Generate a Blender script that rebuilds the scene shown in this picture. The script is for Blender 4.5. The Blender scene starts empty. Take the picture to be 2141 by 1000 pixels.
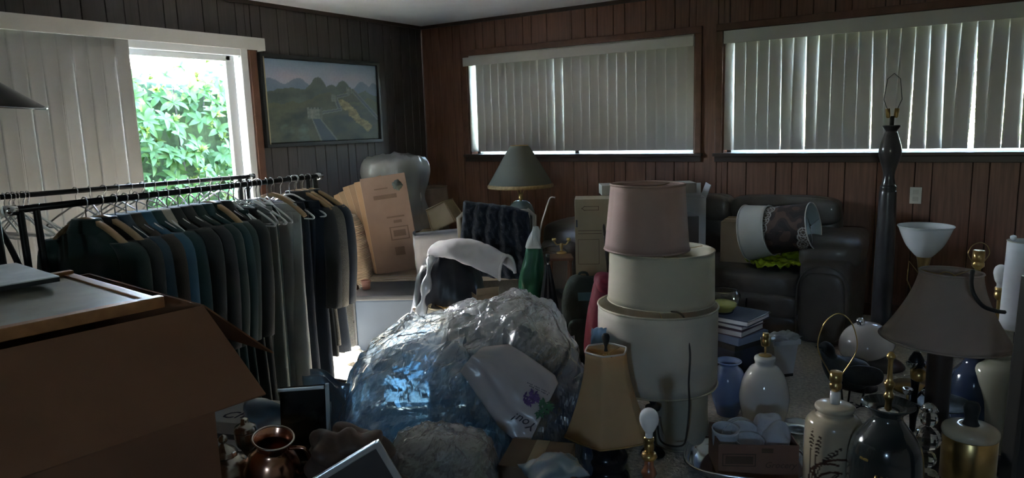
import bpy, bmesh, math, random, re
from mathutils import Vector, Matrix, noise
random.seed(7)
PI = math.pi
scene = bpy.context.scene
COL = scene.collection

# ------------------------------------------------------------------ camera
F_PX = 1470.5
YAW, PITCH, ROLL = math.radians(33.305), math.radians(9.158), math.radians(-1.79)
CAM = Vector((4.687, -5.602, 1.45))
_f = Vector((-math.sin(YAW)*math.cos(PITCH), math.cos(YAW)*math.cos(PITCH), -math.sin(PITCH)))
_r0 = Vector((math.cos(YAW), math.sin(YAW), 0)); _u0 = _r0.cross(_f)
_r = _r0*math.cos(ROLL) + _u0*math.sin(ROLL)
_u = -_r0*math.sin(ROLL) + _u0*math.cos(ROLL)
cam_data = bpy.data.cameras.new('camera')
cam_data.sensor_fit = 'HORIZONTAL'; cam_data.sensor_width = 36.0
cam_data.lens = 36.0*F_PX/2141.0
cam_data.clip_start = 0.05; cam_data.clip_end = 200
cam = bpy.data.objects.new('camera', cam_data); COL.objects.link(cam)
cam.matrix_world = Matrix(((_r.x, _u.x, -_f.x, CAM.x), (_r.y, _u.y, -_f.y, CAM.y), (_r.z, _u.z, -_f.z, CAM.z), (0, 0, 0, 1)))
scene.camera = cam

# ------------------------------------------------------------------ world, sun, exposure
world = bpy.data.worlds.new('world'); scene.world = world; world.use_nodes = True
wn = world.node_tree.nodes; wl = world.node_tree.links
sky = wn.new('ShaderNodeTexSky'); sky.sky_type = 'NISHITA'; sky.sun_disc = False
sky.sun_elevation = math.radians(34); sky.sun_rotation = math.radians(-85)
sky.air_density = 1.0; sky.dust_density = 0.8; sky.ozone_density = 1.0
wn['Background'].inputs['Strength'].default_value = 1.9
wl.new(sky.outputs['Color'], wn['Background'].inputs['Color'])
sun_data = bpy.data.lights.new('sun', 'SUN'); sun_data.energy = 15.0; sun_data.angle = math.radians(0.6)
sun_data.color = (1.0, 0.95, 0.86)
sun = bpy.data.objects.new('sun', sun_data); COL.objects.link(sun)
SUN_DIR = Vector((1.0, -0.20, -0.68)).normalized()
sun.rotation_euler = SUN_DIR.to_track_quat('-Z', 'Y').to_euler()
sun.location = (-6, -3, 8)
def portal(name, loc, rot, sx, sy):
    d = bpy.data.lights.new(name, 'AREA'); d.shape = 'RECTANGLE'; d.size = sx; d.size_y = sy
    d.cycles.is_portal = True
    o = bpy.data.objects.new(name, d); COL.objects.link(o); o.location = loc; o.rotation_euler = rot
portal('portal_door', (-0.20, -3.4, 1.05), (0, -PI/2, 0), 2.0, 2.7)
portal('portal_centre_window', (1.68, 0.20, 1.62), (-PI/2, 0, 0), 2.3, 0.98)
portal('portal_right_window', (4.2, 0.20, 1.62), (-PI/2, 0, 0), 2.4, 0.98)
portal('portal_fill_window', (5.2, -8.25, 1.55), (PI/2, 0, 0), 0.34, 0.4)  # portal of the added fill window
scene.view_settings.view_transform = 'Standard'
scene.view_settings.look = 'None'
scene.view_settings.gamma = 1.0
scene.view_settings.use_curve_mapping = False
scene.view_settings.exposure = 3.32
scene.cycles.use_denoising = True
scene.cycles.max_bounces = 10
scene.cycles.transparent_max_bounces = 16
scene.cycles.sample_clamp_indirect = 8.0

# ------------------------------------------------------------------ placing helpers
def atz(x, d, z):
    "world point in the column x of the view, at distance d along the view, at height z"
    X = (x-1070.5)/F_PX
    Y = (CAM.z + d*(_f.z + _r.z*X) - z)/(d*_u.z)
    return CAM + d*(_f + _r*X - _u*Y)
def at(x, y, d):
    return CAM + d*(_f + _r*(x-1070.5)/F_PX - _u*(y-500)/F_PX)
def S(d): return d/F_PX
def gnd(x, y, d, z=0.0):
    "foot, at height z, of the upright that shows at (x, y) at distance d"
    p = at(x, y, d); return Vector((p.x, p.y, z))

# ------------------------------------------------------------------ materials
MATS = {}
def M(name, col, rough=0.6, metal=0.0, var=0.15, scale=6.0, bump=0.0, bscale=60.0, stretch=(1, 1, 1), col2=None,
      transl=0.0, alpha=1.0, coat=0.0, sheen=0.0, spec=0.5, trans=0.0, ior=1.45, attr=None, wave=None, coords='Object', detail=4):
    if name in MATS: return MATS[name]
    m = bpy.data.materials.new(name); MATS[name] = m; m.use_nodes = True
    nt = m.node_tree; n = nt.nodes; l = nt.links
    b = n['Principled BSDF']; out = n['Material Output']
    b.inputs['Roughness'].default_value = rough; b.inputs['Metallic'].default_value = metal
    b.inputs['Coat Weight'].default_value = coat; b.inputs['Coat Roughness'].default_value = 0.08
    b.inputs['Sheen Weight'].default_value = sheen; b.inputs['Specular IOR Level'].default_value = spec
    b.inputs['Transmission Weight'].default_value = trans; b.inputs['IOR'].default_value = ior
    tc = n.new('ShaderNodeTexCoord'); mp = n.new('ShaderNodeMapping'); mp.inputs['Scale'].default_value = stretch
    l.new(tc.outputs[coords], mp.inputs['Vector'])
    nz = n.new('ShaderNodeTexNoise'); nz.inputs['Scale'].default_value = scale; nz.inputs['Detail'].default_value = detail
    l.new(mp.outputs['Vector'], nz.inputs['Vector'])
    mix = n.new('ShaderNodeMix'); mix.data_type = 'RGBA'
    c = Vector(col[:3]); c2 = Vector(col2[:3]) if col2 else c*(1+var); c1 = c if col2 else c*(1-var)
    mix.inputs['A'].default_value = (*c1, 1); mix.inputs['B'].default_value = (*c2, 1)
    mr = n.new('ShaderNodeMapRange'); mr.inputs['From Min'].default_value = 0.3; mr.inputs['From Max'].default_value = 0.7
    l.new(nz.outputs['Fac'], mr.inputs['Value']); l.new(mr.outputs['Result'], mix.inputs['Factor'])
    colout = mix.outputs['Result']
    if attr:
        at_ = n.new('ShaderNodeAttribute'); at_.attribute_name = attr
        mm = n.new('ShaderNodeMix'); mm.data_type = 'RGBA'; mm.blend_type = 'MULTIPLY'; mm.inputs['Factor'].default_value = 1
        l.new(at_.outputs['Color'], mm.inputs['A']); l.new(colout, mm.inputs['B']); colout = mm.outputs['Result']
    l.new(colout, b.inputs['Base Color'])
    if bump:
        nb = n.new('ShaderNodeTexNoise'); nb.inputs['Scale'].default_value = bscale; nb.inputs['Detail'].default_value = 3
        l.new(mp.outputs['Vector'], nb.inputs['Vector'])
        src = nb.outputs['Fac']
        if wave:
            wv = n.new('ShaderNodeTexWave'); wv.wave_type = 'BANDS'; wv.bands_direction = wave[0]
            wv.inputs['Scale'].default_value = wave[1]; wv.inputs['Distortion'].default_value = wave[2]
            l.new(mp.outputs['Vector'], wv.inputs['Vector']); src = wv.outputs['Fac']
        bp = n.new('ShaderNodeBump'); bp.inputs['Strength'].default_value = bump; bp.inputs['Distance'].default_value = 0.01
        l.new(src, bp.inputs['Height']); l.new(bp.outputs['Normal'], b.inputs['Normal'])
    surf = b.outputs['BSDF']
    if transl:
        t = n.new('ShaderNodeBsdfTranslucent'); l.new(colout, t.inputs['Color'])
        ms = n.new('ShaderNodeMixShader'); ms.inputs['Fac'].default_value = transl
        l.new(surf, ms.inputs[1]); l.new(t.outputs['BSDF'], ms.inputs[2]); surf = ms.outputs['Shader']
    if alpha < 1:
        t = n.new('ShaderNodeBsdfTransparent')
        ms = n.new('ShaderNodeMixShader'); ms.inputs['Fac'].default_value = alpha
        l.new(t.outputs['BSDF'], ms.inputs[1]); l.new(surf, ms.inputs[2]); surf = ms.outputs['Shader']
    l.new(surf, out.inputs['Surface'])
    return m

def film(name, tint, clear=0.75, rough=0.12, body=(0.8, 0.82, 0.85), haze=0.12):
    "thin clear or tinted plastic film: passes light, reflects like a glossy sheet, a little milky"
    m = bpy.data.materials.new(name); MATS[name] = m; m.use_nodes = True
    n = m.node_tree.nodes; l = m.node_tree.links; n.clear()
    out = n.new('ShaderNodeOutputMaterial')
    tr = n.new('ShaderNodeBsdfTransparent'); tr.inputs['Color'].default_value = (*tint, 1)
    tl = n.new('ShaderNodeBsdfTranslucent'); tl.inputs['Color'].default_value = (*body, 1)
    df = n.new('ShaderNodeBsdfDiffuse'); df.inputs['Color'].default_value = (*body, 1)
    gl = n.new('ShaderNodeBsdfGlossy'); gl.inputs['Roughness'].default_value = rough; gl.inputs['Color'].default_value = (1, 1, 1, 1)
    g2 = n.new('ShaderNodeBsdfGlossy'); g2.inputs['Roughness'].default_value = 0.38
    gm = n.new('ShaderNodeMixShader'); gm.inputs['Fac'].default_value = 0.4
    l.new(gl.outputs[0], gm.inputs[1]); l.new(g2.outputs[0], gm.inputs[2]); gl = gm
    a = n.new('ShaderNodeMixShader'); a.inputs['Fac'].default_value = 0.5
    l.new(tl.outputs[0], a.inputs[1]); l.new(df.outputs[0], a.inputs[2])
    b = n.new('ShaderNodeMixShader'); b.inputs['Fac'].default_value = haze
    l.new(tr.outputs[0], b.inputs[1]); l.new(a.outputs[0], b.inputs[2])
    fr = n.new('ShaderNodeFresnel'); fr.inputs['IOR'].default_value = 1.6
    mr = n.new('ShaderNodeMapRange'); mr.inputs['To Min'].default_value = (1-clear)*0.3; mr.inputs['To Max'].default_value = 1.9
    l.new(fr.outputs[0], mr.inputs['Value'])
    c = n.new('ShaderNodeMixShader'); l.new(mr.outputs[0], c.inputs['Fac'])
    l.new(b.outputs[0], c.inputs[1]); l.new(gl.outputs[0], c.inputs[2])
    l.new(c.outputs[0], out.inputs['Surface'])
    return m

def glassy(name, tint, rough=0.03):
    "window pane: clear sheet with a weak reflection"
    m = bpy.data.materials.new(name); MATS[name] = m; m.use_nodes = True
    n = m.node_tree.nodes; l = m.node_tree.links; n.clear()
    out = n.new('ShaderNodeOutputMaterial')
    tr = n.new('ShaderNodeBsdfTransparent'); tr.inputs['Color'].default_value = (*tint, 1)
    gl = n.new('ShaderNodeBsdfGlossy'); gl.inputs['Roughness'].default_value = rough
    fr = n.new('ShaderNodeFresnel'); fr.inputs['IOR'].default_value = 1.35
    c = n.new('ShaderNodeMixShader'); l.new(fr.outputs[0], c.inputs['Fac'])
    l.new(tr.outputs[0], c.inputs[1]); l.new(gl.outputs[0], c.inputs[2]); l.new(c.outputs[0], out.inputs['Surface'])
    return m

# ------------------------------------------------------------------ objects and meshes
def tag(o, label=None, cat=None, group=None, kind=None):
    if label: o['label'] = label
    if cat: o['category'] = cat
    if group: o['group'] = group
    if kind: o['kind'] = kind
    return o
def T(name, label, cat, loc=(0, 0, 0), rot=0.0, group=None):
    o = bpy.data.objects.new(name, None); COL.objects.link(o); o.empty_display_size = 0.05
    o.location = loc; o.rotation_euler = rot if hasattr(rot, '__len__') else (0, 0, rot)
    return tag(o, label, cat, group)
def link(name, me, mat=None, parent=None, loc=(0, 0, 0), rot=(0, 0, 0), scale=(1, 1, 1)):
    o = bpy.data.objects.new(name, me); COL.objects.link(o)
    if mat is not None:
        if not me.materials: me.materials.append(mat)
    o.location = loc; o.rotation_euler = rot if hasattr(rot, '__len__') else (0, 0, rot); o.scale = scale
    if parent is not None: o.parent = parent
    return o
def mesh(name, V, Fc, smooth=True):
    me = bpy.data.meshes.new(name); me.from_pydata([tuple(v) for v in V], [], Fc); me.update()
    if smooth: me.polygons.foreach_set('use_smooth', [True]*len(me.polygons))
    return me
def mk(name, V, Fc, mat, parent=None, loc=(0, 0, 0), rot=(0, 0, 0), smooth=True):
    return link(name, mesh(name, V, Fc, smooth), mat, parent, loc, rot)
def bm_mesh(name, bm, smooth=False):
    me = bpy.data.meshes.new(name); bm.to_mesh(me); bm.free()
    if smooth: me.polygons.foreach_set('use_smooth', [True]*len(me.polygons))
    return me
def add_box(bm, size, loc=(0, 0, 0), rot=(0, 0, 0)):
    from mathutils import Euler
    mtx = Matrix.Translation(loc) @ Euler(rot).to_matrix().to_4x4() @ Matrix.Diagonal((*size, 1))
    return bmesh.ops.create_cube(bm, size=1.0, matrix=mtx)['verts']
def box(name, size, loc, mat, parent=None, rot=(0, 0, 0), bev=0.004, seg=2):
    bm = bmesh.new(); add_box(bm, size)
    if bev: bmesh.ops.bevel(bm, geom=bm.edges[:], offset=min(bev, min(size)*0.45), segments=seg, profile=0.7, affect='EDGES')
    return link(name, bm_mesh(name, bm, False), mat, parent, loc, rot)
def boxes(name, lst, mat, parent=None, loc=(0, 0, 0), rot=(0, 0, 0), bev=0.0):
    bm = bmesh.new()
    for it in lst: add_box(bm, it[0], it[1], it[2] if len(it) > 2 else (0, 0, 0))
    if bev: bmesh.ops.bevel(bm, geom=bm.edges[:], offset=bev, segments=2, affect='EDGES')
    return link(name, bm_mesh(name, bm, False), mat, parent, loc, rot)
def lathe(name, prof, mat, parent=None, loc=(0, 0, 0), rot=(0, 0, 0), seg=40, closed=False, ripple=None, smooth=True):
    "profile [(r, z)...] turned about z; ripple(theta, k) multiplies the radius"
    V = []; Fc = []; np_ = len(prof)
    for k, (r, z) in enumerate(prof):
        for i in range(seg):
            a = 2*PI*i/seg; rr = r*(ripple(a, k/(np_-1)) if ripple else 1)
            V.append((rr*math.cos(a), rr*math.sin(a), z))
    rng = np_ if closed else np_-1
    for k in range(rng):
        k2 = (k+1) % np_
        for i in range(seg):
            j = (i+1) % seg
            Fc.append((k*seg+i, k*seg+j, k2*seg+j, k2*seg+i))
    if not closed:
        if prof[0][0] > 1e-5: Fc.append(tuple(range(seg-1, -1, -1)))
        if prof[-1][0] > 1e-5: Fc.append(tuple((np_-1)*seg+i for i in range(seg)))
    o = mk(name, V, Fc, mat, parent, loc, rot, smooth)
    return o
def smoothprof(pts, n=6):
    "Catmull-Rom through profile points"
    out = []
    P = [pts[0]] + list(pts) + [pts[-1]]
    for i in range(1, len(P)-2):
        p0, p1, p2, p3 = P[i-1], P[i], P[i+1], P[i+2]
        for k in range(n):
            t = k/n
            out.append(tuple(0.5*((2*p1[q]) + (-p0[q]+p2[q])*t + (2*p0[q]-5*p1[q]+4*p2[q]-p3[q])*t*t + (-p0[q]+3*p1[q]-3*p2[q]+p3[q])*t**3) for q in range(len(p1))))
    out.append(tuple(pts[-1]))
    return out
def tube_geo(pts, rad, seg=8, closed=False):
    P = [Vector(p) for p in pts]; n = len(P); V = []; Fc = []
    R = rad if hasattr(rad, '__len__') else [rad]*n
    nrm = None
    for i in range(n):
        if closed: t = (P[(i+1) % n]-P[i-1])
        else: t = P[min(i+1, n-1)]-P[max(i-1, 0)]
        t.normalize()
        if nrm is None:
            nrm = t.orthogonal().normalized()
        nrm = (nrm - t*nrm.dot(t))
        if nrm.length < 1e-6: nrm = t.orthogonal()
        nrm.normalize(); b = t.cross(nrm)
        for k in range(seg):
            a = 2*PI*k/seg; V.append(P[i] + (nrm*math.cos(a)+b*math.sin(a))*R[i])
    for i in range(n if closed else n-1):
        i2 = (i+1) % n
        for k in range(seg):
            k2 = (k+1) % seg; Fc.append((i*seg+k, i*seg+k2, i2*seg+k2, i2*seg+k))
    if not closed:
        Fc.append(tuple(range(seg-1, -1, -1))); Fc.append(tuple((n-1)*seg+k for k in range(seg)))
    return V, Fc
def tube(name, pts, rad, mat, parent=None, loc=(0, 0, 0), rot=(0, 0, 0), seg=8, closed=False, smooth_path=0):
    if smooth_path: pts = smoothprof([tuple(p) for p in pts], smooth_path)
    V, Fc = tube_geo(pts, rad, seg, closed)
    return mk(name, V, Fc, mat, parent, loc, rot)
def tubes(name, lst, mat, parent=None, loc=(0, 0, 0), rot=(0, 0, 0), seg=6):
    V = []; Fc = []
    for it in lst:
        v, f = tube_geo(it[0], it[1], seg); o = len(V); V += v; Fc += [tuple(i+o for i in q) for q in f]
    return mk(name, V, Fc, mat, parent, loc, rot)
def ring_pts(r, z, n=40, rx=None):
    return [((rx or r)*math.cos(2*PI*i/n), r*math.sin(2*PI*i/n), z) for i in range(n)]
def ring(name, r, z, rad, mat, parent=None, loc=(0, 0, 0), rot=(0, 0, 0), n=40, seg=6):
    return tube(name, ring_pts(r, z, n), rad, mat, parent, loc, rot, seg=seg, closed=True)
def sheet(name, fn, nu, nv, mat, parent=None, loc=(0, 0, 0), rot=(0, 0, 0), thick=0.003, smooth=True, attr=None):
    "surface fn(u, v), u and v in 0..1, given a thickness along its normals; attr(u, v) colours it"
    P = [[Vector(fn(i/nu, j/nv)) for j in range(nv+1)] for i in range(nu+1)]
    V = []; Fc = []; W = nv+1; N0 = (nu+1)*W
    nr = []
    for i in range(nu+1):
        for j in range(W):
            a = P[min(i+1, nu)][j]-P[max(i-1, 0)][j]; b = P[i][min(j+1, nv)]-P[i][max(j-1, 0)]
            q = a.cross(b); nr.append(q.normalized() if q.length > 1e-12 else Vector((0, 0, 1)))
    for i in range(nu+1):
        for j in range(W): V.append(P[i][j] + nr[i*W+j]*thick*0.5)
    if thick:
        for i in range(nu+1):
            for j in range(W): V.append(P[i][j] - nr[i*W+j]*thick*0.5)
    for i in range(nu):
        for j in range(nv):
            a = i*W+j; Fc.append((a, a+W, a+W+1, a+1))
            if thick: Fc.append((N0+a, N0+a+1, N0+a+W+1, N0+a+W))
    if thick:
        for i in range(nu):
            Fc.append((i*W, N0+i*W, N0+(i+1)*W, (i+1)*W)); Fc.append((i*W+nv, (i+1)*W+nv, N0+(i+1)*W+nv, N0+i*W+nv))
        for j in range(nv):
            Fc.append((j, j+1, N0+j+1, N0+j)); b = nu*W; Fc.append((b+j, N0+b+j, N0+b+j+1, b+j+1))
    o = mk(name, V, Fc, mat, parent, loc, rot, smooth)
    if attr:
        ca = o.data.color_attributes.new('paint', 'FLOAT_COLOR', 'POINT')
        k = 0
        for rep in range(2 if thick else 1):
            for i in range(nu+1):
                for j in range(W):
                    ca.data[k].color = (*attr(i/nu, j/nv), 1); k += 1
    return o
def paint(o, fn):
    "per-vertex colour from the local position"
    ca = o.data.color_attributes.new('paint', 'FLOAT_COLOR', 'POINT')
    for k, v in enumerate(o.data.vertices): ca.data[k].color = (*fn(v.co), 1)
    return o
def sgnpow(x, p): return math.copysign(abs(x)**p, x)
def pillow(name, size, mat, parent=None, loc=(0, 0, 0), rot=(0, 0, 0), e1=0.45, e2=0.35, nu=40, nv=20, lump=0.0, ls=6.0, seed=0):
    "soft cushion: superellipsoid with some lumps"
    V = []; Fc = []; a, b, c = (s/2 for s in size)
    for j in range(nv+1):
        ph = -PI/2 + PI*j/nv
        for i in range(nu):
            th = 2*PI*i/nu
            p = Vector((a*sgnpow(math.cos(ph), e1)*sgnpow(math.cos(th), e2), b*sgnpow(math.cos(ph), e1)*sgnpow(math.sin(th), e2), c*sgnpow(math.sin(ph), e1)))
            if lump:
                q = noise.noise(p*ls + Vector((seed, seed*2.3, 0)))
                p *= 1 + lump*q
            V.append(p)
    for j in range(nv):
        for i in range(nu):
            i2 = (i+1) % nu; Fc.append((j*nu+i, j*nu+i2, (j+1)*nu+i2, (j+1)*nu+i))
    return mk(name, V, Fc, mat, parent, loc, rot)
def prism(name, outline, h, mat, parent=None, loc=(0, 0, 0), rot=(0, 0, 0)):
    n = len(outline)
    V = [(x, y, 0) for x, y in outline] + [(x, y, h) for x, y in outline]
    Fc = [tuple(range(n-1, -1, -1)), tuple(range(n, 2*n))] + [(i, (i+1) % n, n+(i+1) % n, n+i) for i in range(n)]
    return mk(name, V, Fc, mat, parent, loc, rot, smooth=False)
def text(name, s, size, mat, parent=None, loc=(0, 0, 0), rot=(0, 0, 0), ext=0.0006, shear=0.0):
    cu = bpy.data.curves.new(name, 'FONT'); cu.body = s; cu.size = size; cu.extrude = ext; cu.align_x = 'CENTER'; cu.align_y = 'CENTER'; cu.shear = shear
    cu.resolution_u = 2
    t = bpy.data.objects.new(name+'_curve', cu); COL.objects.link(t)
    dg = bpy.context.evaluated_depsgraph_get()
    me = bpy.data.meshes.new_from_object(t.evaluated_get(dg)); me.name = name
    bpy.data.objects.remove(t); me.materials.clear()
    return link(name, me, mat, parent, loc, rot)
def copy_tree(o, parent=None):
    c = o.copy(); COL.objects.link(c); c.parent = parent
    for ch in list(o.children): copy_tree(ch, c)
    return c
def carton(t, w, dp, h, mat, mat_in, wall=0.004, flaps=(), base_z=0.0):
    "open carton: four walls and a bottom as parts; flaps = [(side, length, angle)] folded outward by angle from upright"
    box('bottom_panel', (w, dp, wall), (0, 0, base_z+wall/2), mat_in, t, bev=0)
    for sx in (-1, 1): box('side_panel', (wall, dp, h), (sx*(w-wall)/2, 0, base_z+h/2), mat, t, bev=0)
    for sy in (-1, 1): box('side_panel', (w-2*wall, wall, h), (0, sy*(dp-wall)/2, base_z+h/2), mat, t, bev=0)
    for side, ln, ang in flaps:
        L = dp if side in ('l', 'r') else w
        p = T_flap(L, ln, wall, mat, t)
        rz = {'f': 0, 'r': PI/2, 'b': PI, 'l': -PI/2}[side]
        pos = {'f': (0, -dp/2, 0), 'b': (0, dp/2, 0), 'l': (-w/2, 0, 0), 'r': (w/2, 0, 0)}[side]
        p.location = (pos[0], pos[1], base_z+h); p.rotation_euler = (ang, 0, rz)
def T_flap(L, ln, wall, mat, t):
    bm = bmesh.new(); add_box(bm, (L-0.004, wall, ln), (0, 0, ln/2))
    return link('flap', bm_mesh('flap', bm), mat, t)

# ================================================================== THE ROOM
H = 2.45; XR = 6.3; YR = -8.0
m_wood = M('brown_panelling', (0.165, 0.075, 0.046), 0.42, var=0.28, scale=9, stretch=(6, 6, 0.35), bump=0.12, bscale=40, coat=0.1)
m_wood_shaded = M('shaded_brown_panelling', (0.060, 0.050, 0.046), 0.5, var=0.22, scale=9, stretch=(6, 6, 0.35), bump=0.12, bscale=40)  # same brown panelling, with the left wall's shade and flare put into the colour
m_groove = M('panel_groove', (0.02, 0.012, 0.01), 0.8)
m_trimw = M('brown_trim', (0.13, 0.058, 0.034), 0.45, var=0.2, scale=12, stretch=(1, 1, 1))
m_sill = M('dark_sill', (0.045, 0.026, 0.02), 0.4)
m_ceil = M('ceiling_paint', (0.84, 0.86, 0.93), 0.9, var=0.03, bump=0.1, bscale=90)
m_carpet = M('shag_carpet', (0.50, 0.45, 0.38), 0.95, var=0.35, scale=55, bump=1.0, bscale=110, sheen=0.3)
m_plain = M('cream_wall_paint', (0.35, 0.31, 0.27), 0.85, var=0.05)
m_vinyl = M('white_vinyl', (0.75, 0.77, 0.78), 0.35, var=0.02)
m_pane = glassy('window_glass', (0.97, 0.985, 0.98))
m_slat = M('blind_fabric', (0.60, 0.58, 0.545), 0.75, var=0.03, scale=3, transl=0.022, bump=0.08, bscale=300)
m_val = M('valance_vinyl', (0.58, 0.565, 0.53), 0.6, var=0.03)
m_outside = M('outside_ground', (0.16, 0.2, 0.09), 0.95, var=0.3)

def S_(o, kind='structure'): o['kind'] = kind; return o
S_(boxes('floor', [((XR+0.4, -YR+0.4, 0.1), (XR/2, YR/2, -0.05))], m_carpet))
S_(boxes('ceiling', [((XR+0.4, -YR+0.4, 0.1), (XR/2, YR/2, H+0.05))], m_ceil))
S_(boxes('ground_outside', [((60, 60, 0.1), (0, 0, -0.35))], m_outside))

def wall_boxes(a0, a1, openings, z1, th, axis, face, sign):
    "boxes of a wall from a0 to a1 with rectangular openings [(a, b, z0, z1)]"
    lst = []
    cuts = sorted(set([a0, a1] + [o[0] for o in openings] + [o[1] for o in openings]))
    for p, q in zip(cuts, cuts[1:]):
        op = [o for o in openings if o[0] <= p and o[1] >= q]
        spans = [(0, z1)]
        if op: spans = [(0, op[0][2]), (op[0][3], z1)]
        for s0, s1 in spans:
            if s1-s0 < 1e-4: continue
            c = (p+q)/2; w = q-p
            if axis == 'x': lst.append(((w, th, s1-s0), (c, face+sign*th/2, (s0+s1)/2)))
            else: lst.append(((th, w, s1-s0), (face+sign*th/2, c, (s0+s1)/2)))
    return lst
def planks(parent, a0, a1, openings, z1, axis, face, inward, mat, widths, seed):
    rnd = random.Random(seed); a = a0; i = 0
    while a < a1-0.01:
        w = min(widths[i % len(widths)]*rnd.uniform(0.9, 1.1), a1-a); i += 1
        p, q = a+0.002, a+w-0.002
        op = [o for o in openings if o[0] < q-0.01 and o[1] > p+0.01]
        spans = [(0.0, z1)]
        segs = [(p, q, spans)]
        if op:
            o = op[0]; segs = []
            if p < o[0]: segs.append((p, min(q, o[0]), [(0, z1)])); 
            segs.append((max(p, o[0]), min(q, o[1]), [(0, o[2]), (o[3], z1)]))
            if q > o[1]: segs.append((o[1], q, [(0, z1)]))
        for s, e, sp in segs:
            if e-s < 0.012: continue
            for z0, z2 in sp:
                if z2-z0 < 0.02: continue
                t = 0.011 + rnd.uniform(0, 0.0015); b = 0.003
                # chamfered board, thickness towards the room
                prof = [(s, 0), (s, t-b), (s+b, t), (e-b, t), (e, t-b), (e, 0)]
                V = []; n = len(prof)
                for z in (z0, z2):
                    for (u, v) in prof:
                        V.append((u, face+inward*v, z) if axis == 'x' else (face+inward*v, u, z))
                Fc = [(k, (k+1) % n, n+(k+1) % n, n+k) for k in range(n)] + [tuple(range(n-1, -1, -1)), tuple(range(n, 2*n))]
                mk('plank', V, Fc, mat, parent, smooth=False)
        a += w
OPB = [(0.56, 2.80, 1.185, 2.12), (3.02, 5.40, 1.185, 2.12)]
OPA = [(-4.90, -2.06, 0.04, 2.11)]
wall_back = S_(boxes('wall_back', wall_boxes(-0.2, XR, OPB, H, 0.16, 'x', 0.012, 1), m_groove))
planks(wall_back, 0.0, XR, OPB, H-0.03, 'x', 0.012, -1, m_wood, [0.125, 0.105, 0.16, 0.10, 0.19, 0.085, 0.15, 0.115, 0.21, 0.095, 0.16, 0.24], 3)
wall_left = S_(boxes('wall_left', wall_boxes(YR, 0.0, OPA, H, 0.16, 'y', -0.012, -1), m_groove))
planks(wall_left, YR+3.0, -0.012, OPA, H-0.03, 'y', -0.012, 1, m_wood_shaded, [0.13, 0.10, 0.17, 0.09, 0.20, 0.11, 0.14], 5)
S_(boxes('wall_right', wall_boxes(YR, 0.2, [], H, 0.16, 'y', XR, 1), m_plain))
OPR = [(5.03, 5.37, 1.35, 1.75)]  # opening for the added fill window
S_(boxes('wall_rear', wall_boxes(-0.2, XR, OPR, H, 0.16, 'x', YR, -1), m_plain))
# ceiling trim
S_(boxes('trim_1', [((XR, 0.02, 0.03), (XR/2, -0.01, H-0.015))], m_sill))
S_(boxes('trim_2', [((0.02, -YR, 0.03), (0.01, YR/2, H-0.015))], m_sill))
S_(boxes('baseboard_back', [((XR, 0.015, 0.09), (XR/2, -0.0075, 0.045))], m_trimw))
S_(boxes('baseboard_left', [((0.015, 2.0, 0.09), (0.0075, -1.0, 0.045))], m_trimw))

def window(name, x0, x1, z0, z1, yface, mullions=()):
    w = S_(boxes(name, [((x1-x0, 0.006, z1-z0), ((x0+x1)/2, yface+0.12, (z0+z1)/2))], m_pane))
    fr = 0.045
    boxes('window_frame', [((x1-x0, 0.05, fr), ((x0+x1)/2, yface+0.12, z0+fr/2)), ((x1-x0, 0.05, fr), ((x0+x1)/2, yface+0.12, z1-fr/2)),
          ((fr, 0.05, z1-z0), (x0+fr/2, yface+0.12, (z0+z1)/2)), ((fr, 0.05, z1-z0), (x1-fr/2, yface+0.12, (z0+z1)/2))]
          + [((0.04, 0.05, z1-z0), (mx, yface+0.12, (z0+z1)/2)) for mx in mullions], m_vinyl, w)
    return w
w1 = window('window_1', 0.56, 2.80, 1.185, 2.12, 0.0, (1.68,))
w2 = window('window_2', 3.02, 5.40, 1.185, 2.12, 0.0, (4.2,))
def casing(w, x0, x1, z0, z1):
    cw = 0.055
    for nm, sz, lc in (('head_casing', (x1-x0+2*cw, 0.028, cw), ((x0+x1)/2, -0.012, z1+cw/2)),
                       ('side_casing', (cw, 0.028, z1-z0), (x0-cw/2, -0.012, (z0+z1)/2)),
                       ('side_casing', (cw, 0.028, z1-z0), (x1+cw/2, -0.012, (z0+z1)/2))):
        box(nm, sz, lc, m_trimw, w, bev=0.008)
    box('window_sill', (x1-x0+2*cw+0.02, 0.18, 0.025), ((x0+x1)/2, 0.045, z0-0.0125), m_sill, w, bev=0.004)
    box('apron', (x1-x0+2*cw, 0.02, 0.045), ((x0+x1)/2, -0.012, z0-0.0475), m_sill, w, bev=0.004)
    for sx in (x0, x1):
        box('jamb', (0.012, 0.13, z1-z0), (sx+(0.006 if sx == x0 else -0.006), 0.06, (z0+z1)/2), m_trimw, w, bev=0)
casing(w1, 0.56, 2.80, 1.185, 2.12); casing(w2, 3.02, 5.40, 1.185, 2.12)
# unseen window behind the camera, added for fill light
wr = S_(boxes('fill_window', [((0.34, 0.006, 0.4), (5.2, YR-0.08, 1.55))], m_pane))
boxes('window_frame', [((0.34, 0.05, 0.03), (5.2, YR-0.08, 1.365)), ((0.34, 0.05, 0.03), (5.2, YR-0.08, 1.735)), ((0.03, 0.05, 0.4), (5.045, YR-0.08, 1.55)), ((0.03, 0.05, 0.4), (5.355, YR-0.08, 1.55))], m_vinyl, wr)
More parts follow.
